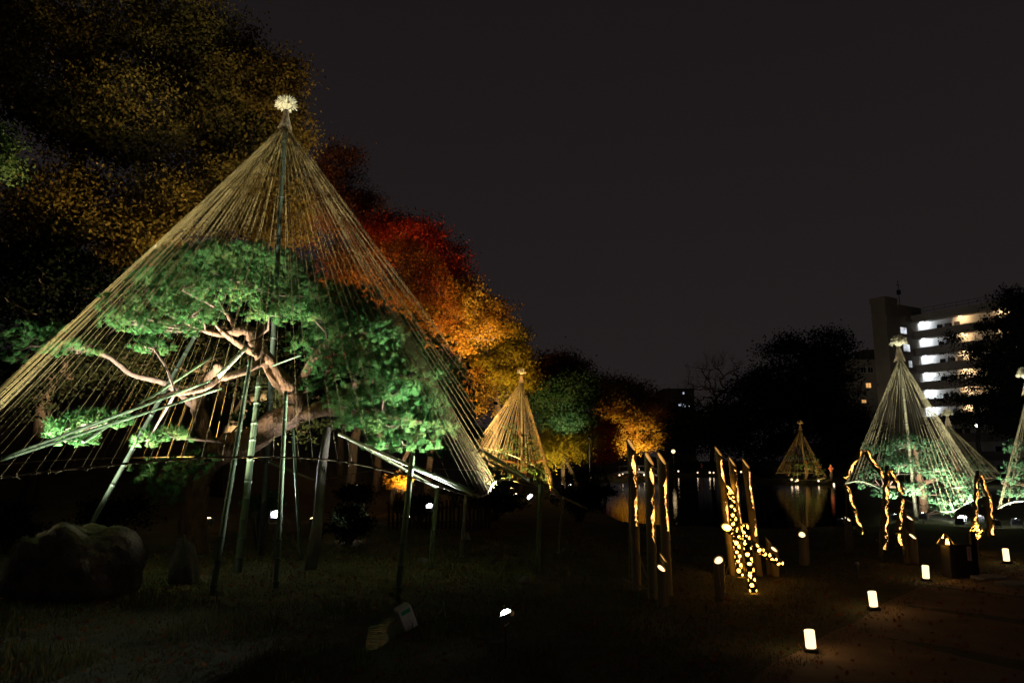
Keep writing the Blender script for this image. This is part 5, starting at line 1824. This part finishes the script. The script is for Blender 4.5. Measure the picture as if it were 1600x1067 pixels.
d = p1 - p0
mb.tube([(0, 0, z0), (d.x, d.y, z0 + d.z)], 0.09, 6)
mb.build('handrail', M['spark_white'] if False else M['white_wall'], t_)
for k in range(6):
    q = d * (k / 5)
    mb = MB()
    mb.tube([(q.x, q.y, -0.2), (q.x, q.y, z0 + q.z)], 0.05, 5)
    mb.build('post', M['metal'], t_)


def person(label, px, py_foot, Y, facing=0.0, jacket='cloth_red'):
    q = at(px, YH, Y)
    z0 = gz(q.x, q.y)
    t__ = thing('person', label, 'person', (q.x, q.y, z0), facing)
    vs_ = [(0, 0, 0.93), (0, 0, 1.15), (0, 0.01, 1.38), (0, 0, 1.50), (0, -0.02, 1.62), (0, -0.02, 1.70),
           (-0.19, 0, 1.40), (-0.24, -0.02, 1.12), (-0.20, -0.16, 0.98), (0.19, 0, 1.40), (0.23, -0.06, 1.14), (0.12, -0.24, 1.26),
           (-0.09, 0, 0.88), (-0.10, -0.03, 0.48), (-0.10, 0.0, 0.08), (-0.10, -0.14, 0.04), (0.09, 0, 0.88), (0.10, 0.02, 0.48), (0.11, 0.05, 0.08), (0.11, -0.09, 0.04)]
    rs = [0.15, 0.15, 0.17, 0.06, 0.10, 0.085, 0.075, 0.055, 0.04, 0.075, 0.055, 0.04, 0.10, 0.07, 0.05, 0.04, 0.10, 0.07, 0.05, 0.04]
    ed = [(0, 1), (1, 2), (2, 3), (3, 4), (4, 5), (2, 6), (6, 7), (7, 8), (2, 9), (9, 10), (10, 11), (0, 12), (12, 13), (13, 14), (14, 15), (0, 16), (16, 17), (17, 18), (18, 19)]
    me = bpy.data.meshes.new('body')
    me.from_pydata(vs_, ed, [])
    o__ = bpy.data.objects.new('body', me)
    link(o__)
    md = o__.modifiers.new('skin', 'SKIN')
    for i, r in enumerate(rs):
        me.skin_vertices[0].data[i].radius = (r, r * 0.85)
    me.skin_vertices[0].data[0].use_root = True
    o__.modifiers.new('sub', 'SUBSURF').levels = 1
    dg = bpy.context.evaluated_depsgraph_get()
    m2 = bpy.data.meshes.new_from_object(o__.evaluated_get(dg))
    o__.modifiers.clear()
    o__.data = m2
    o__.parent = t__
    m2.materials.clear()
    for k in ('skin', jacket, 'cloth_dark', 'hair'):
        m2.materials.append(M[k])
    for pl_ in m2.polygons:
        c_ = pl_.center
        if c_.z > 1.52:
            pl_.material_index = 3 if (c_.z > 1.66 or c_.y > 0.02) else 0
        elif c_.z > 0.90 and not (abs(c_.x) > 0.1 and c_.y < -0.17):
            pl_.material_index = 1
        elif c_.z <= 0.90:
            pl_.material_index = 2
        pl_.use_smooth = True

person('person in a rust jacket standing right of the far rope cone', 1297, 750, 82, 0.4)
person('person in rust clothing strolling on the far bank by a lantern', 1096, 740, 123, -0.6)
